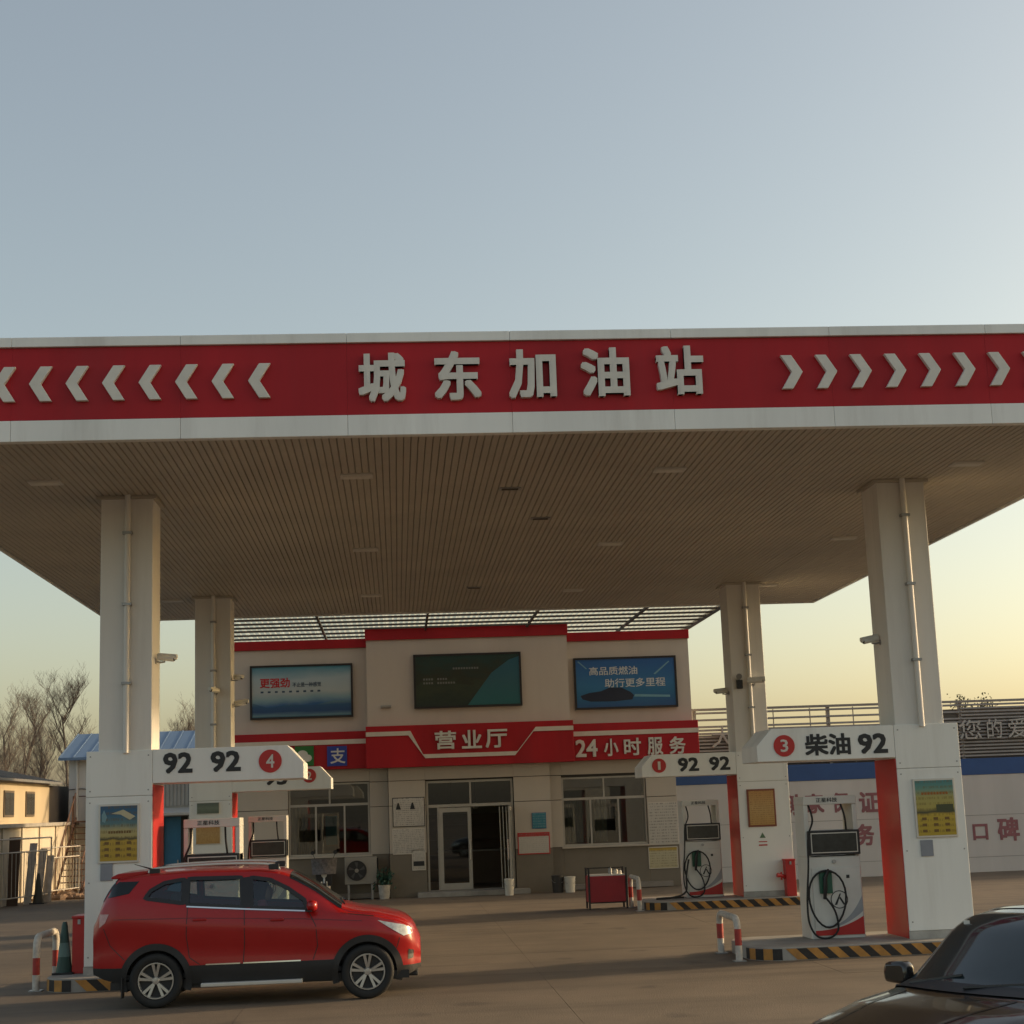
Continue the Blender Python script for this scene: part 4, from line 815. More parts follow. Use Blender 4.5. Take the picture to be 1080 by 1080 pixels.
for s, h in ((1, 9.5), (2, 10.5), (5, 8.5)):
    a, b = bare_tree(s, h); a.materials.append(BARK); b.materials.append(BARK); TM.append((a, b))
spots = [(u_, Y_, s_ * .76, k_) for u_, Y_, s_, k_ in [(-2, 88, 1.0, 0), (12, 95, 1.05, 1), (28, 90, .95, 2), (45, 100, .98, 0), (71, 84, 1.0, 1), (84, 92, .9, 2), (97, 97, .85, 0), (178, 88, .96, 2), (199, 96, .98, 0), (189, 102, .85, 1), (-12, 92, 1., 2)]]
for i, (u, Y, s, k) in enumerate(spots):
    x = at(u, 800, Y).x
    pos = ['first bare poplar at the far left edge', 'second bare poplar from the left', 'third bare poplar from the left', 'fourth bare poplar from the left', 'tall bare poplar rising left of the blue roof', 'bare poplar just behind the corner of the blue roof', 'bare poplar close to the left pillar',
           'bare poplar between the two left pillars, left', 'bare poplar between the two left pillars, right', 'smaller bare poplar between the two left pillars, middle', 'bare poplar cut by the left picture edge'][i]
    t = thing('bare_tree', pos, 'tree', (x, Y, -.05), group='bare poplars behind the houses', rotz=i * 1.3); t.scale = (s, s, s)
    inst('trunk', TM[k][0], None, (0, 0, 0)).parent = t; inst('crown', TM[k][1], None, (0, 0, 0)).parent = t
# leafy crown over the louvred wall
x = at(1030, 740, 53).x; rnd = random.Random(5)
t = thing('leafy_tree', 'thin leafy tree top showing above the louvred wall', 'tree', (x, 53, -.05))
tk = MB().tube([(x, 53, -.1), (x + .1, 53, 2.5), (x, 53, 5.0)], [.12, .09, .04], 8)
lf = MB()
for c in range(9):
    q = Vector((x + rnd.uniform(-.9, .9), 53 + rnd.uniform(-.6, .6), 4.5 + rnd.uniform(-.6, .85))); tk.tube([(x, 53, 3.6), q], [.04, .012], 5)
    for _ in range(70):
        p = q + Vector((rnd.gauss(0, .16), rnd.gauss(0, .2), rnd.gauss(0, .12))); nrm = Vector((rnd.gauss(0, 1), rnd.gauss(0, 1), rnd.gauss(0, 1))).normalized(); a = nrm.orthogonal().normalized() * .05; b = nrm.cross(a) * .6
        lf.add([p - a, p + b, p + a, p - b], [(0, 1, 2, 3)])
part('trunk', tk, BARK, t); part('crown', lf, mat('leaf_dull', (.07, .075, .035), .7, var=.3), t)

# ================================================================ cars
def lerp_tab(tab, x):
    if x <= tab[0][0]: return tab[0][1]
    for (a, va), (b, vb) in zip(tab[:-1], tab[1:]):
        if x <= b:
            t = (x - a) / (b - a); return va + (vb - va) * t
    return tab[-1][1]
def smooth_tab(tab, x, h=.06):
    return sum(lerp_tab(tab, x + d * h) * w for d, w in ((-1, .2), (-.5, .2), (0, .2), (.5, .2), (1, .2)))
def inpoly(x, z, P):
    c = False; j = len(P) - 1
    for i in range(len(P)):
        if (P[i][1] > z) != (P[j][1] > z) and x < (P[j][0] - P[i][0]) * (z - P[i][1]) / (P[j][1] - P[i][1]) + P[i][0]: c = not c
        j = i
    return c
class CarShape:
    """car along +x; section(x) runs from the sill up the right-hand half (y >= 0) to the roof centre"""
    NL, NM, NG, NT = 5, 9, 10, 10
    def __init__(s, top, belt, half, bot, zclad, roofw, crown=.07):
        s.top, s.belt, s.half, s.bot, s.zc, s.rw, s.cr = top, belt, half, bot, zclad, roofw, crown
        s.x0, s.x1 = top[0][0], top[-1][0]; s.cache = {}
    def zcl(s, x): return s.zc - (.12 * min(1, max(0, (x - 1.5) / .25)) if s.zc > .3 else 0)
    def section(s, x):
        k = round(x, 4)
        if k in s.cache: return s.cache[k]
        tp = smooth_tab(s.top, x, .05); be = min(smooth_tab(s.belt, x), tp - .015); w = smooth_tab(s.half, x, .05); zb = smooth_tab(s.bot, x); zc = min(max(s.zcl(x), zb + .02), be - .05)
        P = []
        def sy(z):
            t = (z - zb) / (be - zb); y = w
            if t < .35: y *= 1 - .07 * ((.35 - t) / .35) ** 2
            if t > .72: y *= 1 - .05 * ((t - .72) / .28) ** 1.6
            y -= .022 * math.exp(-((t - .42) / .14) ** 2) * (1 if s.zc > .3 else .5)
            return y
        for i in range(s.NL): z = zb + (zc - zb) * i / s.NL; P.append((sy(z), z))
        for i in range(s.NM): z = zc + (be - zc) * i / s.NM; P.append((sy(z) + (.006 if abs(z - (zc + (be - zc) * .66)) < .03 else 0), z))
        h = tp - be; f = min(1, max(0, h / .52)); yr = w * (.945 - (.945 - s.rw) * f ** .8); cr = min(s.cr, h * .75); yb = sy(be)
        zt = tp - cr
        for i in range(s.NG):
            t = i / s.NG; P.append((yb + (yr - yb) * t + .012 * math.sin(math.pi * t) * f, be + (zt - be) * t))
        for i in range(s.NT + 1):
            a = math.pi / 2 * i / s.NT; c = math.cos(a) ** .75 if i < s.NT else 0
            P.append((yr * c, zt + cr * (math.sin(a) ** .8)))
        s.cache[k] = P; return P
    def y_at(s, x, z):
        P = s.section(x)
        for (ya, za), (yb, zb) in zip(P[:-1], P[1:]):
            if za <= z <= zb and zb > za: return ya + (yb - ya) * (z - za) / (zb - za)
        return P[0][0] if z < P[0][1] else 0.
def side_strip(S, path, w, off, side, closed=False, th=.008):
    """a band following the car's side along path (x, z)"""
    n = len(path); mb = MB(); L = []
    for i, (x, z) in enumerate(path):
        a = path[(i - 1) % n] if (closed or i) else path[0]; b = path[(i + 1) % n] if (closed or i < n - 1) else path[-1]
        dx, dz = b[0] - a[0], b[1] - a[1]; l = math.hypot(dx, dz) or 1; nx, nz = -dz / l, dx / l
        for sgn in (-.5, .5):
            X, Z = x + nx * w * sgn, z + nz * w * sgn; y = S.y_at(max(S.x0, min(S.x1, X)), Z)
            L.append((X, side * (y + off), Z))
    m = n if closed else n - 1
    mb.add(L, [(2 * i, 2 * i + 1, 2 * ((i + 1) % n) + 1, 2 * ((i + 1) % n)) for i in range(m)]); return mb
def densify(P, step=.04, closed=True):
    out = []; n = len(P)
    for i in range(n if closed else n - 1):
        a, b = P[i], P[(i + 1) % n]; k = max(1, int(math.hypot(b[0] - a[0], b[1] - a[1]) / step))
        out += [(a[0] + (b[0] - a[0]) * j / k, a[1] + (b[1] - a[1]) * j / k) for j in range(k)]
    return out if closed else out + [P[-1]]
def side_patch(S, P, off, side, step=.035):
    """polygon (x, z) laid on the side surface as a fine grid clipped to its outline"""
    me = bmesh.new(); x0, x1 = min(p[0] for p in P), max(p[0] for p in P)
    D = densify(P, step); vs_ = [me.verts.new((x, 0, z)) for x, z in D]; f = me.faces.new(vs_)
    bmesh.ops.triangulate(me, faces=[f])
    n = int((x1 - x0) / .05)
    for i in range(1, n): bmesh.ops.bisect_plane(me, geom=me.verts[:] + me.edges[:] + me.faces[:], plane_co=(x0 + (x1 - x0) * i / n, 0, 0), plane_no=(1, 0, 0))
    z0, z1 = min(p[1] for p in P), max(p[1] for p in P); n = max(2, int((z1 - z0) / .06))
    for i in range(1, n): bmesh.ops.bisect_plane(me, geom=me.verts[:] + me.edges[:] + me.faces[:], plane_co=(0, 0, z0 + (z1 - z0) * i / n), plane_no=(0, 0, 1))
    mb = MB(); me.verts.index_update()
    mb.add([(v.co.x, side * (S.y_at(v.co.x, v.co.z) + off), v.co.z) for v in me.verts], [tuple(v.index for v in f.verts) for f in me.faces]); me.free(); return mb
def top_patch(S, xa, xb, fr, off, n=14, t0=None):
    """patch over the roof / screen / bonnet between stations, using section points from index t0 to the centre on both halves"""
    mb = MB(); rows = []
    for i in range(n + 1):
        x = xa + (xb - xa) * i / n; Ps = S.section(x); k0 = t0 if t0 is not None else S.NL + S.NM + int(S.NG * fr)
        half = [(x, p[0], p[1]) for p in Ps[k0:]]; row = [(a, -b, c) for a, b, c in half] + [h for h in half[::-1]][1:]
        rows.append(row)
    m = len(rows[0]); V = [Vector(p) for r in rows for p in r]; N = [Vector((0, 0, 0)) for _ in V]; F = []
    for i in range(n):
        for j in range(m - 1):
            q = (i * m + j, (i + 1) * m + j, (i + 1) * m + j + 1, i * m + j + 1); F.append(q)
            nn = (V[q[2]] - V[q[0]]).cross(V[q[3]] - V[q[1]])
            if nn.z < 0: nn = -nn
            for a in q: N[a] += nn
    mb.add([V[i] + (N[i].normalized() * off if N[i].length > 0 else Vector((0, 0, off))) for i in range(len(V))], F); return mb
def top_strip(S, xa, xb, fy, w, side, n=16, off=.003):
    mb = MB(); L = []
    for i in range(n + 1):
        x = xa + (xb - xa) * i / n; P = S.section(x); wy = P[0][0]
        for k in (-.5, .5):
            y = wy * (fy - .12 * i / n) + w * k * (1 - .6 * i / n); z = 0
            for (ya, za), (yb, zb) in zip(P[:-1], P[1:]):
                if yb <= y <= ya and za > P[S.NL][1]: z = za + (zb - za) * ((ya - y) / (ya - yb) if ya > yb else 0)
            L.append((x, side * y, z + off))
    mb.add(L, [(2 * i, 2 * i + 1, 2 * i + 3, 2 * i + 2) for i in range(n)]); return mb
TYRE = mat('tyre', (.018, .018, .018), .8, var=.3, vscale=12); RIM = mat('alloy', (.55, .54, .52), .3, .8, var=.1); RIMD = mat('rim_dark', (.025, .025, .025), .6)
def wheel(car, x, y, r, side, bits=True):
    """wheel with five split spokes; its outer face at y, side the sign of y"""
    w = .2; s = side; yo = y; mb = MB()
    def lat(prof, n=36):     # revolve (radius, y offset inwards)
        b = MB(); m = len(prof)
        for k in range(n):
            t = 2 * math.pi * k / n
            for rr, d in prof: b.v.append((x + rr * math.cos(t), yo - s * d, r + rr * math.sin(t)))
        for k in range(n):
            for i in range(m - 1): b.f.append((k * m + i, k * m + i + 1, ((k + 1) % n) * m + i + 1, ((k + 1) % n) * m + i))
        return b
    wh = part('wheel', lat([(.02, .07), (r * .64, .07), (r * .64, .16), (.02, .16)]), RIMD, car)
    part('tyre', lat([(r * .66, .03), (r * .74, .004), (r * .90, .0), (r * .97, .02), (r, .05), (r, .16), (r * .95, .2), (r * .66, .2), (r * .66, .03)]), TYRE, wh, smooth=50)
    part('rim', lat([(r * .67, .035), (r * .66, .012), (r * .62, .012), (r * .60, .05), (r * .6, .1)]), RIM, wh, smooth=50)
    for k in range(5):
        a0 = 2 * math.pi * k / 5 + .31
        for da in (-.125, .125):
            c1, s1 = math.cos(a0 + da * .55), math.sin(a0 + da * .55); c2, s2 = math.cos(a0 + da * 1.5), math.sin(a0 + da * 1.5); q = .017
            def pt(rr, c, sn, side_, d): return (x + rr * c - sn * side_, yo - s * d, r + rr * sn + c * side_)
            b = MB().add([pt(r * .12, c1, s1, -q * .8, .03), pt(r * .12, c1, s1, q * .8, .03), pt(r * .62, c2, s2, q * 1.1, .018), pt(r * .62, c2, s2, -q * 1.1, .018),
                          pt(r * .12, c1, s1, -q, .065), pt(r * .12, c1, s1, q, .065), pt(r * .62, c2, s2, q * 1.3, .06), pt(r * .62, c2, s2, -q * 1.3, .06)],
                         [(0, 1, 2, 3), (0, 1, 5, 4), (1, 2, 6, 5), (2, 3, 7, 6), (3, 0, 4, 7)])
            part('spoke', b, RIM, wh)
    part('hub_cap', lat([(.0001, .02), (r * .12, .022), (r * .16, .04), (r * .16, .07)], 20), RIM, wh, smooth=40)
    return wh
def car_body(S, car, paint, clad, wheels_x, r_arch, zw, cuts, inner=True, dx=.03, names=('body', 'lower_cladding')):
    n = int((S.x1 - S.x0) / dx); up = MB(); lo = MB(); rows = []
    for i in range(n + 1):
        x = S.x0 + (S.x1 - S.x0) * i / n; P = S.section(x); rows.append([(x, -p[0], p[1]) for p in P] + [(x, p[0], p[1]) for p in P[::-1]][1:])
    m = len(rows[0]); V = [p for r in rows for p in r]; half = m // 2
    def keep(c, j):
        if abs(c[1]) > .45:
            for wx in wheels_x:
                if (c[0] - wx) ** 2 + (c[2] - zw) ** 2 < r_arch ** 2: return False
            for P in cuts:
                if inpoly(c[0], c[2], P): return False
        return True
    F = {0: [], 1: []}
    for i in range(n):
        for j in range(m - 1):
            q = (i * m + j, (i + 1) * m + j, (i + 1) * m + j + 1, i * m + j + 1); c = [sum(V[k][a] for k in q) / 4 for a in range(3)]
            if keep(c, j): F[0 if (c[2] > S.zcl(c[0]) or not clad) else 1].append(q)
    for e, i in ((0, 0), (1, n)):
        idx = [i * m + j for j in range(m)]; k = m // 2
        for j in range(k): 
            q = (i * m + j, i * m + j + 1, i * m + m - 2 - j, i * m + m - 1 - j); c = [sum(V[a][b] for a in q) / 4 for b in range(3)]
            F[0 if (c[2] > S.zcl(c[0]) or not clad) else 1].append(q)
    def sub(fs):
        ids = sorted({a for f in fs for a in f}); mp = {a: i for i, a in enumerate(ids)}; return MB().add([V[a] for a in ids], [tuple(dict.fromkeys(mp[a] for a in f)) for f in fs])
    b = part(names[0], sub(F[0]), paint, car, smooth=32)
    if F[1]: part(names[1], sub(F[1]), clad, car, smooth=40)
    return b
PAINT_R = mat('car_paint_red', (.34, .009, .010), .32, .0, var=.06, vscale=1.5, coat=.4, spec=.3); PAINT_K = mat('car_paint_black', (.020, .018, .016), .22, .3, var=.2, coat=.8, dirt=.5, dcol=(.045, .038, .03), vscale=3)
CLAD = mat('cladding', (.022, .022, .023), .6, var=.2, vscale=4); SEAT = mat('seat_cloth', (.05, .05, .052), .85, var=.15, vscale=6)

# ---------------------------------------------------------------- red SUV
car = thing('red_suv', 'red SUV with roof rails and dark lower cladding standing before the left pumps', 'car', (-1.80, 22.36, 0), local=True)
SH = CarShape(top=[(-2.19, 1.02), (-2.15, 1.15), (-2.08, 1.38), (-2.02, 1.50), (-1.90, 1.66), (-1.53, 1.715), (-.92, 1.735), (-.07, 1.72), (.22, 1.68), (.39, 1.62), (.68, 1.46), (1.05, 1.20), (1.24, 1.145), (1.53, 1.105), (1.80, 1.035), (1.94, .955), (2.0, .88), (2.04, .78), (2.06, .66)],
              belt=[(-2.19, .99), (-2.1, 1.25), (-1.9, 1.40), (-1.51, 1.36), (-.96, 1.27), (.56, 1.145), (1.0, 1.10), (1.5, 1.03), (1.8, .95), (1.95, .86), (2.06, .60)],
              half=[(-2.19, .70), (-2.12, .80), (-1.9, .885), (-1.4, .915), (-.5, .92), (.8, .92), (1.45, .905), (1.75, .85), (1.92, .76), (2.0, .66), (2.06, .50)],
              bot=[(-2.19, .44), (-2.0, .36), (-1.6, .30), (0, .27), (1.6, .25), (1.9, .27), (2.06, .36)], zclad=.52, roofw=.72)
RW, ZW = .345, .345
WIN = [[(-1.51, 1.385), (-1.44, 1.48), (-1.27, 1.57), (-1.02, 1.605), (-1.02, 1.305)], [(-.96, 1.61), (-.28, 1.60), (-.25, 1.225), (-.96, 1.285)], [(-.15, 1.595), (.10, 1.555), (.34, 1.435), (.55, 1.285), (.58, 1.165), (-.13, 1.215)]]
body = car_body(SH, car, PAINT_R, CLAD, (-1.36, 1.36), .428, ZW, WIN)
for s in (-1, 1):
    for k, P in enumerate(WIN):
        part('side_window', side_patch(SH, P, -.012, s), CARGLASS, car, smooth=50)
        part('window_seal', side_strip(SH, densify(P, .03), .05, .004, s, True), BLACK, car, smooth=50)
    for P in ([(-.99, 1.61), (-.985, 1.29)], [(-.215, 1.60), (-.19, 1.215)]): part('window_pillar', side_strip(SH, densify(P, .04, False), .085, .006, s), BLACK, car)
    part('rear_corner_glass', side_patch(SH, [(-2.0, 1.40), (-1.95, 1.53), (-1.86, 1.60), (-1.60, 1.60), (-1.72, 1.45)], .004, s), mat('opaque_glass', (.01, .014, .016), .06), car, smooth=50)
    part('chrome_belt_line', side_strip(SH, densify([(-.97, 1.262), (-.2, 1.20), (.56, 1.147)], .05, False), .018, .010, s), CHROME, car)
    part('chrome_sill_line', side_strip(SH, densify([(-.72, .525), (-.28, .525)], .05, False), .016, .006, s), CHROME, car); part('chrome_sill_line', side_strip(SH, densify([(-.24, .525), (.50, .525)], .05, False), .016, .006, s), CHROME, car)
    part('side_step', MB().box(-.78, .52, s * .90 - .05, s * .90 + .05, .245, .295), ALU, car, bevel=.01)
    for P in ([(-.955, 1.27), (-.97, .9), (-.93, .62), (-.80, .53)], [(-.225, 1.21), (-.22, .8), (-.24, .53)], [(.60, 1.15), (.70, .95), (.72, .70), (.66, .53)], [(1.80, .80), (1.77, .70), (1.74, .62)], [(-2.04, 1.02), (-1.95, .80), (-1.76, .62)], [(1.02, 1.10), (1.45, 1.045), (1.52, 1.0)]):
        part('door_seam', side_strip(SH, densify(P, .05, False), .010, .0015, s), BLACK, body)
    part('crease', side_strip(SH, densify([(-1.9, 1.13), (-.9, 1.115), (.5, 1.05), (1.3, .99)], .06, False), .012, .0012, s), mat('crease_red', (.16, .005, .008), .3), body)
    for hx in (-.80, .20): part('door_handle', MB().box(hx - .09, hx + .09, s * .905 - .02, s * .905 + .022, 1.04 - hx * .04, 1.075 - hx * .04), PAINT_R, car, bevel=.012)
    for wx in (-1.36, 1.36):
        arc = [(wx + .425 * math.cos(a), ZW + .425 * math.sin(a)) for a in [R(-18 + 216 * i / 30) for i in range(31)]]
        part('arch_cladding', side_strip(SH, arc, .085, .008, s), CLAD, car, smooth=50)
        arc = MB(); 
        pts = [(wx + .405 * math.cos(a), ZW + .405 * math.sin(a)) for a in [R(-20 + 220 * i / 24) for i in range(25)]]
        arc.add([(x, s * (SH.y_at(x, max(z, .3)) + .0), z) for x, z in pts] + [(x, s * .55, z) for x, z in pts], [(i, i + 1, i + 26, i + 25) for i in range(24)])
        arc.add([(x, s * .55, z) for x, z in pts], [tuple(range(25))]); part('wheel_well', arc, BLACK, car)
        wheel(car, wx, s * .895, RW, s)
    part('headlight', side_patch(SH, [(1.50, .99), (1.84, .915), (1.95, .86), (1.955, .80), (1.84, .775), (1.70, .86)], .006, s), mat('headlight', (.62, .62, .58), .12, .3, var=.4, vscale=14), car, smooth=50)
    part('tail_light', side_patch(SH, [(-2.10, 1.20), (-1.97, 1.20), (-2.02, 1.09), (-2.10, 1.03)], .006, s), mat('taillight', (.52, .28, .27), .15, var=.3, vscale=18), car)
    part('fog_trim', side_patch(SH, [(1.90, .60), (1.97, .58), (1.96, .48), (1.89, .47)], .004, s), BLACK, car)
    part('roof_rail', MB().tube(smooth_path([(-1.5, s * .60, 1.70), (-1.36, s * .60, 1.755), (-.5, s * .60, 1.778), (.08, s * .60, 1.75), (.22, s * .60, 1.68)], 5), .018, 8), ALU, car, smooth=50)
    for rx in (-1.42, .14): part('rail_foot', MB().box(rx - .07, rx + .07, s * .60 - .02, s * .60 + .02, 1.68, 1.755), BLACK, car, bevel=.01)
    mi = part('mirror', MB().lathe((0, 0, 0), [(.03, -.075), (.085, -.05), (.10, 0), (.085, .05), (.03, .075)], 14), PAINT_R, car, smooth=60)
    mi.location = (.66, s * 1.02, 1.215); mi.scale = (.75, 1.0, .95)
    ms = part('mirror_base', MB().box(-.12, .05, s * -.16, s * -.02, -.07, -.035).box(-.10, .0, -.09, .09, -.072, -.058), BLACK, mi)
    part('mud_flap', MB().box(-1.80, -1.785, s * .80 - .09, s * .80 + .09, .14, .40), BLACK, car)
part('windscreen', top_patch(SH, .36, 1.03, .35, .006, t0=SH.NL + SH.NM + SH.NG), mat('opaque_glass', (.01, .014, .016), .06), car, smooth=60)
part('rear_screen', top_patch(SH, -2.06, -1.90, .5, .006, 6, t0=SH.NL + SH.NM + SH.NG), mat('opaque_glass', (.01, .014, .016), .06), car, smooth=60)
part('rear_spoiler', MB().prism([(-1.99, 1.635), (-1.99, 1.66), (-1.90, 1.70), (-1.5, 1.728), (-1.5, 1.69), (-1.86, 1.63)], -.60, .60), PAINT_R, car, bevel=.012)
part('grille', MB().box(2.03, 2.07, -.40, .40, .50, .72), BLACK, car, bevel=.02); part('front_bumper_lip', MB().box(1.80, 2.02, -.60, .60, .24, .30), CLAD, car, bevel=.02)
part('wiper', MB().tube([(1.06, -.5, 1.20), (1.0, -.1, 1.25)], .012, 5).tube([(1.06, .1, 1.22), (1.0, .5, 1.23)], .012, 5), BLACK, car)
part('antenna', MB().tube([(-1.52, 0, 1.72), (-1.78, 0, 1.80)], [.012, .004], 6), BLACK, car)
part('underbody', MB().box(-1.95, 1.9, -.80, .80, .24, .34), BLACK, car)
cab = part('cabin_floor', MB().box(-1.9, 1.1, -.80, .80, .36, .42), SEAT, car)
part('dashboard', MB().prism([(.55, .5), (1.1, .5), (1.1, 1.08), (.75, 1.10), (.6, .95)], -.78, .78), SEAT, cab)
def seat(x, y, w, head=True):
    st_ = part('seat', MB().box(x - .25, x + .27, y - w, y + w, .42, .68).prism([(x - .24, .66), (x - .12, .66), (x - .28, 1.24), (x - .38, 1.24)], y - w, y + w, 'xz'), SEAT, car, bevel=.04)
    if head: part('headrest', MB().box(x - .40, x - .30, y - .13, y + .13, 1.27, 1.47), SEAT, st_, bevel=.03)
seat(.12, -.38, .24); seat(.12, .38, .24); seat(-.80, 0, .62, False)
for y in (-.4, .4): part('headrest', MB().box(-1.22, -1.12, y - .13, y + .13, 1.24, 1.42), SEAT, car, bevel=.03)
part('steering_wheel', MB().tube([(.50 + .06 * math.sin(a), .38 + .18 * math.cos(a), 1.0 + .17 * math.sin(a)) for a in [2 * math.pi * i / 20 for i in range(21)]], .015, 6), BLACK, car)
# passenger
def skin_person(name, label, verts, edges, radii, m, loc):
    me = bpy.data.meshes.new(name); me.from_pydata(verts, edges, []); me.materials.append(m); o = bpy.data.objects.new(name, me); COL.objects.link(o); o.location = loc; tag(o, label, 'person')
    md = o.modifiers.new('skin', 'SKIN'); md.use_smooth_shade = True; sv = me.skin_vertices[0].data
    for i, r in enumerate(radii): sv[i].radius = (r, r) if not isinstance(r, tuple) else r
    sv[0].use_root = True; o.modifiers.new('sub', 'SUBSURF').levels = 2; o.modifiers['sub'].render_levels = 2; return o
px, py = -1.80 + .06, 22.36 - .38
V = [(0, 0, .78), (-.05, 0, 1.0), (-.10, 0, 1.18), (-.10, 0, 1.27), (-.08, 0, 1.36), (-.07, 0, 1.46), (-.09, -.17, 1.17), (.02, -.24, .95), (.24, -.17, .90), (-.09, .17, 1.17), (.02, .24, .95), (.24, .17, .90), (.12, -.1, .76), (.45, -.11, .80), (.55, -.11, .5), (.12, .1, .76), (.45, .11, .80), (.55, .11, .5)]
E_ = [(0, 1), (1, 2), (2, 3), (3, 4), (4, 5), (2, 6), (6, 7), (7, 8), (2, 9), (9, 10), (10, 11), (0, 12), (12, 13), (13, 14), (0, 15), (15, 16), (16, 17)]
pe = skin_person('person', 'person in a pink top sitting in the front seat of the red car', V, E_, [(.14, .12), (.15, .12), (.12, .12), .055, .085, .075, .065, .05, .035, .065, .05, .035, .085, .065, .045, .085, .065, .045], mat('pink_top', (.42, .09, .13), .8), (px, py, 0))
hb = MB().lathe((px - .10, py, 1.33), [(.06, -.06), (.10, 0), (.112, .08), (.10, .16), (.05, .21)], 14)
W[pe] = (px, py, 0); part('hair', hb, mat('hair_black', (.012, .011, .011), .6), pe, smooth=60)
fb = MB().lathe((px - .05, py, 1.33), [(.05, -.05), (.085, .0), (.09, .08), (.07, .13)], 14); part('face', fb, mat('skin', (.42, .27, .19), .6), pe, smooth=60)

# ---------------------------------------------------------------- black sedan, lower right
kc = thing('black_sedan', 'black sedan with its windscreen and bonnet cut off at the lower right corner', 'car', (4.76, 11.66, 0), rotz=R(208), local=True)
def bend(mb, b=.36):
    """round the front of the sedan in plan: the corners of bonnet and screen lie further back than the middle"""
    def f(x): u = min(1, max(0, (x + .3) / 1.2)); return u * u * (3 - 2 * u)
    mb.v = [(p[0] - b * p[1] ** 2 * f(p[0]), p[1], p[2]) for p in mb.v]; return mb
_part = part
def part(name, mb, m, parent, **k):
    if parent is not None and (parent is kc or parent.parent is kc) and name not in ('wheel', 'tyre', 'rim', 'spoke', 'hub_cap', 'mirror', 'mirror_stalk', 'underbody'): mb = bend(mb)
    return _part(name, mb, m, parent, **k)
SK_ = CarShape(top=[(-2.3, .80), (-2.2, 1.00), (-1.7, 1.12), (-1.0, 1.44), (-.5, 1.525), (.0, 1.53), (.3, 1.49), (.48, 1.41), (.95, 1.06), (1.10, 1.0), (1.5, .955), (1.95, .86), (2.2, .74), (2.3, .6)],
               belt=[(-2.3, .76), (-1.7, 1.02), (-.5, .99), (.9, .965), (1.4, .90), (2.0, .78), (2.3, .54)], half=[(-2.3, .66), (-2.0, .83), (-1.2, .89), (.8, .90), (1.5, .88), (1.95, .80), (2.2, .64), (2.3, .48)], bot=[(-2.3, .35), (-1.9, .24), (1.9, .22), (2.3, .3)], zclad=.1, roofw=.70, crown=.09)
kb = car_body(SK_, kc, PAINT_K, None, (-1.36, 1.36), .36, .32, [])
GL = mat('screen_glass', (.022, .034, .040), .05, var=.2, vscale=2, spec=.9)
part('windscreen', top_patch(SK_, .30, .96, .38, .006, 16, t0=SK_.NL + SK_.NM + 5), GL, kc, smooth=60)
part('cowl', top_patch(SK_, .955, 1.07, .2, .009, 5), BLACK, kc, smooth=60)
part('rear_screen', top_patch(SK_, -1.62, -.95, .4, .006), GL, kc, smooth=60)
part('sunroof', top_patch(SK_, -.42, .10, 0, .005, 8, t0=SK_.NL + SK_.NM + SK_.NG + 4), GL, kc, smooth=60)
for s in (-1, 1):
    part('side_window', side_patch(SK_, [(-1.25, 1.06), (-.9, 1.38), (.20, 1.42), (.76, 1.07)], .004, s), GL, kc, smooth=50)
    part('window_trim', side_strip(SK_, densify([(-1.25, 1.06), (-.9, 1.38), (.20, 1.42), (.76, 1.07)], .04), .03, .006, s, True), CHROME, kc)
    for P in ([(-.25, .98), (-.3, .35)], [(.86, .95), (.9, .6), (.84, .35)]): part('door_seam', side_strip(SK_, densify(P, .05, False), .010, .0015, s), RUBBER, kb)
    mi = part('mirror', MB().prism([(-.115, -.075), (.10, -.085), (.125, -.03), (.115, .06), (.07, .085), (-.10, .075), (-.125, .0)], -.06, .05, 'yz'), PAINT_K, kc, bevel=.028, smooth=60); mi.location = (.60, s * .99, 1.05)
    part('mirror_stalk', MB().box(-.02, .10, s * -.24, s * -.05, -.12, -.075), BLACK, mi, bevel=.01)
    for wx in (-1.36, 1.36): wheel(kc, wx, s * .875, .325, s)
    part('headlight', side_patch(SK_, [(1.75, .72), (2.08, .68), (2.2, .60), (2.1, .56), (1.85, .62)], .006, s), mat('headlight', (.62, .62, .58), .12), kc, smooth=50)
    part('bonnet_crease', top_strip(SK_, 1.12, 2.15, .60, .028, s), mat('crease_black', (.03, .028, .026), .2), kc)
part('wiper', MB().tube([(1.03, -.58, 1.03), (.90, -.08, 1.115)], .011, 5).tube([(1.03, .04, 1.05), (.91, .52, 1.09)], .011, 5), BLACK, kc)
part('inspection_sticker', MB().box(.44, .445, -.50, -.43, 1.41, 1.44), LETTER, kc)
part('underbody', MB().box(-2.0, 2.0, -.78, .78, .20, .30), BLACK, kc)

part = _part

# ================================================================ things by the shop front
t = thing('air_conditioner', 'grey air conditioner outdoor unit with round fan under the left window', 'air conditioner', (-1.05, 45.2, 0))
ACW = mat('ac_casing', (.29, .27, .235), .5, var=.1, dirt=.4, dcol=(.2, .17, .14))
part('casing', MB().box(-1.50, -.62, 45.05, 45.42, .42, 1.15), ACW, t, bevel=.012)
part('fan_grille', MB().ring((-1.17, .79), .25, .275, 45.02, 45.049, 28), BLACK, t)
part('fan_recess', MB().disc((-1.17, .79), .25, 45.035, 45.049, 28), BLACK, t)
for k in range(5):
    a = 2 * math.pi * k / 5; c, s_ = math.cos(a), math.sin(a)
    part('fan_blade', MB().prism([(-1.17 + .04 * c, .79 + .04 * s_), (-1.17 + .22 * c - .03 * s_, .79 + .22 * s_ + .03 * c), (-1.17 + .2 * c - .12 * s_, .79 + .2 * s_ + .12 * c)], 45.028, 45.034), mat('fan_grey', (.07, .07, .07), .5), t)
part('fan_hub', MB().disc((-1.17, .79), .055, 45.02, 45.034, 16), ACW, t)
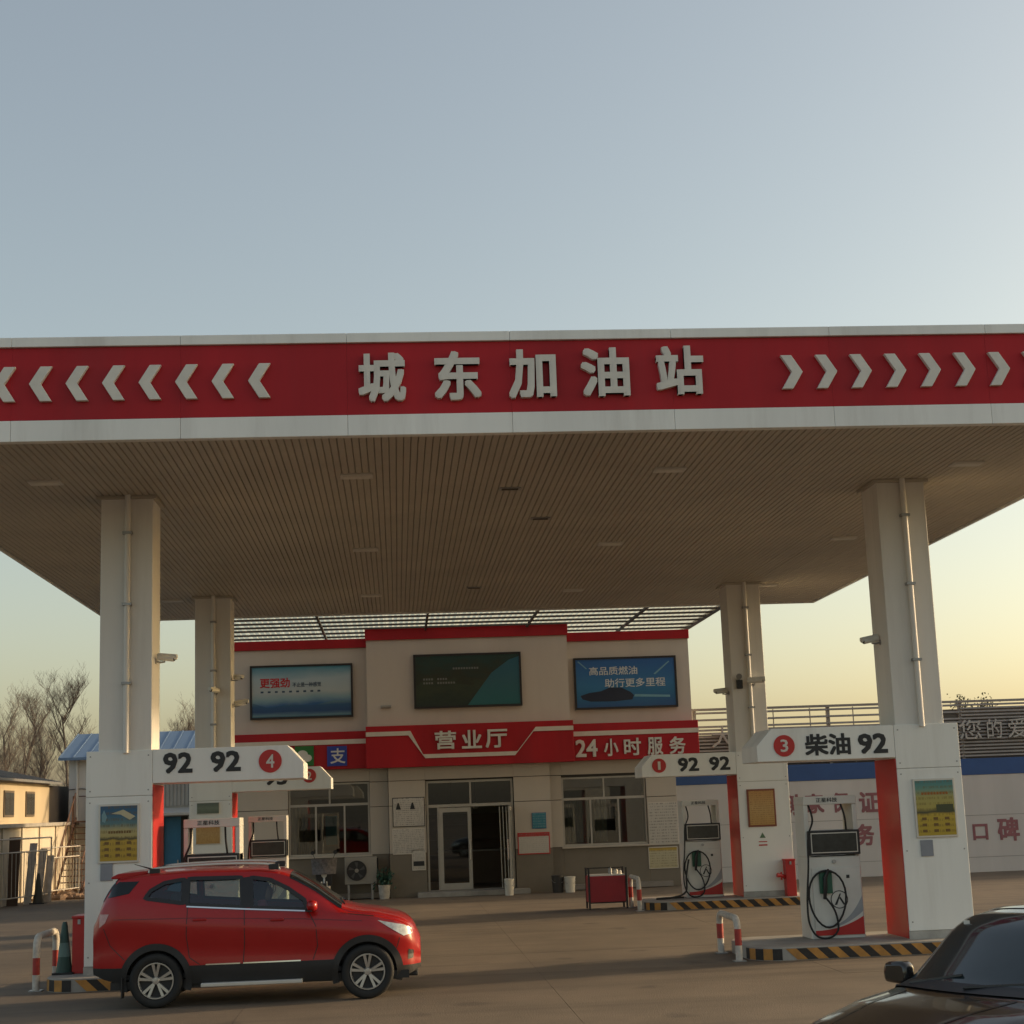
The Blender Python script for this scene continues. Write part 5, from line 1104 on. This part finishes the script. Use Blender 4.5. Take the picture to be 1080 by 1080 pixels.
for x in (-1.4, -.75): part('support_leg', MB().box(x - .03, x + .03, 45.1, 45.4, 0, .418), STEEL, t)
part('pipe', MB().tube([(-.66, 45.44, .6), (-.60, 45.5, .6), (-.60, 45.56, 1.1)], .02, 6), BLACK, t)
# scooter with quilted leg cover, seen from the front
sx, sy = -2.05, 44.6
t = thing('electric_scooter', 'electric scooter with a grey quilted handlebar cover parked by the left window', 'scooter', (sx, sy, 0))
def yzring(x, y, z, r, tr, n=24): return MB().tube([(x, y + r * math.cos(a), z + r * math.sin(a)) for a in [2 * math.pi * i / n for i in range(n + 1)]], tr, 8, caps=False)
for yy in (sy, sy + 1.15):
    w = part('wheel', yzring(sx, yy, .24, .19, .048), RUBBER, t, smooth=60); part('hub', MB().cyl((sx - .05, yy, .24), .12, .10, 'x', 16), STEEL, w)
part('fork', MB().tube([(sx - .07, sy, .24), (sx - .07, sy + .06, .55)], .018, 6).tube([(sx + .07, sy, .24), (sx + .07, sy + .06, .55)], .018, 6).tube([(sx, sy + .08, .5), (sx, sy + .2, 1.05)], .03, 8), STEEL, t)
part('front_fender', MB().prism([(sy - .2, .40), (sy - .08, .5), (sy + .12, .5), (sy + .22, .4), (sy + .12, .46), (sy - .08, .46)], sx - .07, sx + .07, 'yz'), BLACK, t)
part('leg_shield', MB().prism([(sx - .2, .35), (sx + .2, .35), (sx + .24, .8), (sx + .14, 1.0), (sx - .14, 1.0), (sx - .24, .8)], sy + .14, sy + .22), BLACK, t, bevel=.02)
part('headlight', MB().disc((sx, .72), .075, sy + .08, sy + .139, 16), mat('lamp_glass', (.55, .54, .5), .15), t)
part('footboard', MB().box(sx - .17, sx + .17, sy + .22, sy + .75, .28, .36), BLACK, t, bevel=.02)
part('seat_box', MB().box(sx - .16, sx + .16, sy + .75, sy + 1.3, .36, .70), mat('scooter_body', (.05, .05, .055), .35), t, bevel=.04); part('saddle', MB().box(sx - .15, sx + .15, sy + .68, sy + 1.35, .705, .80), BLACK, t, bevel=.04)
part('handlebar', MB().tube([(sx - .34, sy + .22, 1.10), (sx - .1, sy + .18, 1.04), (sx + .1, sy + .18, 1.04), (sx + .34, sy + .22, 1.10)], .016, 6), STEEL, t)
q = MB(); nx, nz = 10, 8
for j in range(nz + 1):
    for i in range(nx + 1):
        u, v = i / nx * 2 - 1, j / nz; q.v.append((sx + u * (.36 - .04 * v), sy - .02 + .16 * u * u + .04 * math.sin(v * 3) - .025 * math.cos(u * 9.4) * math.cos(v * 9.4), 1.16 - v * .42))
for j in range(nz):
    for i in range(nx): a = j * (nx + 1) + i; q.f.append((a, a + 1, a + nx + 2, a + nx + 1))
part('quilt_cover', q, mat('quilt_grey', (.16, .145, .145), .8, var=.5, vscale=14), t, smooth=60)
for s_ in (-1, 1):
    part('mirror_arm', MB().tube([(sx + s_ * .22, sy + .2, 1.08), (sx + s_ * .3, sy + .2, 1.28)], .008, 5), BLACK, t); part('mirror', MB().disc((sx + s_ * .31, 1.32), .055, sy + .19, sy + .21, 14), BLACK, t)
t = thing('post_bollard', 'short white post standing before the scooter', 'bollard', (-1.95, 44.35, 0)); part('post', MB().cyl((-1.95, 44.35, .02), .085, .42, n=14), WP, t, smooth=40); part('base_plate', MB().cyl((-1.95, 44.35, 0), .12, .02, n=14), STEEL, t)
t = thing('potted_plant', 'green plant in a white bucket beside the air conditioner', 'plant', (-.42, 45.0, 0))
part('bucket', MB().lathe((-.42, 45.0, 0), [(.13, 0), (.17, .36), (.18, .38), (.165, .38)], 16), WP, t, smooth=40)
pl = MB(); rnd = random.Random(9)
for _ in range(160):
    p = Vector((-.42 + rnd.gauss(0, .12), 45.0 + rnd.gauss(0, .1), .55 + rnd.gauss(0, .11))); nn = Vector((rnd.gauss(0, 1), rnd.gauss(0, 1), rnd.gauss(0, 1))).normalized(); a = nn.orthogonal().normalized() * .06; b = nn.cross(a) * .5; pl.add([p - a, p + b, p + a, p - b], [(0, 1, 2, 3)])
part('leaves', pl, mat('leaf_dark', (.02, .075, .05), .6, var=.3), t)
for _k in range(4): pass
part('stem', MB().tube([(-.42, 45, .3), (-.40, 45, .62)], .015, 5).tube([(-.44, 45.02, .3), (-.5, 45, .6)], .012, 5), mat('stem_green', (.05, .08, .03), .7), t)
def bucket(x, y, r, h, label, m, lid=True, hnd=True):
    t = thing('bucket', label, 'bucket', (x, y, 0)); part('shell', MB().lathe((x, y, 0), [(r * .86, 0), (r, h * .96), (r * 1.05, h * .97), (r * 1.05, h)], 20), m, t, smooth=40)
    if lid: part('lid', MB().lathe((x, y, h), [(r * 1.06, 0), (r * 1.06, .02), (r * .5, .03)], 20), m, t, smooth=40)
    if hnd: part('handle', MB().tube([(x - r * 1.06, y, h * .8), (x - r * .7, y - r * .8, h * .62), (x + r * .7, y - r * .8, h * .62), (x + r * 1.06, y, h * .8)], .006, 5), STEEL, t)
PAILW = mat('pail_white', (.62, .58, .50), .5, var=.1, dirt=.2, dcol=(.4, .34, .26))
bucket(2.98, 44.3, .13, .42, 'white pail at the foot of the open shop door', PAILW); bucket(4.68, 44.6, .15, .40, 'white pail standing beside the dark bin by the right window', PAILW)
bucket(4.36, 44.75, .17, .44, 'dark bin standing beside the white pail by the right window', mat('bin_dark', (.045, .04, .035), .6))
# red trolley
tx0, tx1, ty0, ty1 = 4.30, 5.20, 37.0, 37.6
t = thing('red_trolley', 'red panelled trolley with black corner posts and small items on top', 'trolley', ((tx0 + tx1) / 2, 37.3, 0))
REDT = mat('trolley_red', (.34, .018, .028), .5, var=.15, dirt=.25, dcol=(.2, .03, .03))
for x in (tx0, tx1 - .04):
    for y in (ty0, ty1 - .04): part('corner_post', MB().box(x, x + .04, y, y + .04, .0, .92), BLACK, t)
part('front_panel', MB().box(tx0 + .042, tx1 - .042, ty0 + .01, ty0 + .03, .16, .74), REDT, t, bevel=.004); part('back_panel', MB().box(tx0 + .042, tx1 - .042, ty1 - .03, ty1 - .01, .16, .74), REDT, t)
for x in (tx0 + .01, tx1 - .03): part('side_panel', MB().box(x, x + .02, ty0 + .042, ty1 - .042, .16, .74), REDT, t)
part('tray', MB().box(tx0 + .045, tx1 - .045, ty0 + .045, ty1 - .045, .74, .77), ALU, t); part('bottom_shelf', MB().box(tx0 + .045, tx1 - .045, ty0 + .045, ty1 - .045, .13, .155), BLACK, t)
part('top_rail', MB().tube([(tx0 + .02, ty1 - .02, .90), (tx1 - .02, ty1 - .02, .90)], .014, 6).tube([(tx0 + .02, ty0 + .02, .90), (tx0 + .02, ty1 - .02, .90)], .014, 6), BLACK, t)
for i, (x, y, r, h, lab, m) in enumerate(((4.98, 37.25, .05, .12, 'small white bottle on the red trolley, nearest its right post', PAILW), (5.08, 37.3, .04, .09, 'small pale jar on the red trolley beside the white bottle', ALU), (4.86, 37.35, .045, .16, 'grey can on the red trolley left of the white bottle', STEEL))):
    t2 = thing('bottle', lab, 'bottle', (x, y, .77)); part('bottle_body', MB().lathe((x, y, .77), [(r, 0), (r, h * .7), (r * .5, h * .85)], 12), m, t2, smooth=40); part('cap', MB().cyl((x, y, .77 + h * .85), r * .42, h * .15, n=10), BLACK, t2)
# hoses lying by the rear pump
solo('fuel_hose', MB().tube(smooth_path([(6.56, 36.5, 1.05), (6.46, 36.35, .7), (6.42, 36.3, .35), (6.1, 36.25, .24), (5.75, 36.3, .225), (6.0, 36.45, .225), (6.4, 36.5, .225)], 6), .022, 7), RUBBER, 'slack black hose lying on the island beside the rear right pump', 'hose', (6.3, 36.4, IH), smooth=60)

# ================================================================ security cameras on the pillars
def cctv(px_, face, d, label, ang=0., s=1.):
    """bracket fixed at px_ on a face with outward normal `face`; the housing looks along d"""
    t = thing('security_camera', label, 'camera', px_, group='security cameras on the pillars'); p = Vector(px_); f = Vector(face); d = Vector(d).normalized()
    q = p + f * .16 * s
    part('bracket', MB().tube([p, p + f * .08 * s + Vector((0, 0, -.02)), q + Vector((0, 0, -.01))], .016 * s, 6).tube([p - f * .0, p + f * .012], .05 * s, 10), STEEL, t)
    c = q + Vector((0, 0, .05 * s))
    part('housing', MB().tube([c - d * .13 * s, c + d * .16 * s], .05 * s, 10), PUMPW, t, smooth=40)
    part('sun_shield', MB().tube([c - d * .13 * s + Vector((0, 0, .03)), c + d * .21 * s + Vector((0, 0, .03))], .048 * s, 6), PUMPW, t)
    part('lens', MB().tube([c + d * .155 * s, c + d * .172 * s], .04 * s, 10), BLACK, t)
cctv((-3.665, 24.75, 4.78), (1, 0, 0), (1, -.2, -.12), 'white security camera on the right face of the left front pillar', s=0.90)
cctv((7.74, 24.8, 4.75), (-1, 0, 0), (-1, -.2, -.2), 'security camera on the left face of the right front pillar', s=0.90)
cctv((-4.02, 36.13, 5.12), (0, -1, 0), (-.5, -1, .0), 'security camera on the front of the left rear pillar', s=0.98)
cctv((-3.68, 36.3, 5.42), (1, 0, 0), (.6, -.7, -.1), 'upper security camera beside the left rear pillar', s=0.90)
cctv((-3.68, 36.5, 4.85), (1, 0, 0), (1, -.2, .1), 'lower security camera beside the left rear pillar', s=0.98)
cctv((8.20, 36.13, 4.95), (0, -1, 0), (1, -.25, .02), 'long security camera on the front of the right rear pillar', s=1.20)
cctv((7.72, 36.5, 4.78), (-1, 0, 0), (-1, -.2, -.1), 'security camera on the left face of the right rear pillar', s=0.98)
t = thing('alarm_sounder', 'dark sounder box on the front of the right rear pillar', 'alarm', (7.90, 36.13, 4.85)); part('back_box', MB().box(7.82, 7.96, 36.05, 36.129, 4.85, 5.05), BLACK, t, bevel=.01); part('horn', MB().tube([(7.89, 36.05, 5.10), (7.86, 35.95, 5.12)], [.03, .07], 10), STEEL, t); part('horn_arm', MB().box(7.88, 7.90, 36.04, 36.129, 5.05, 5.11), STEEL, t)
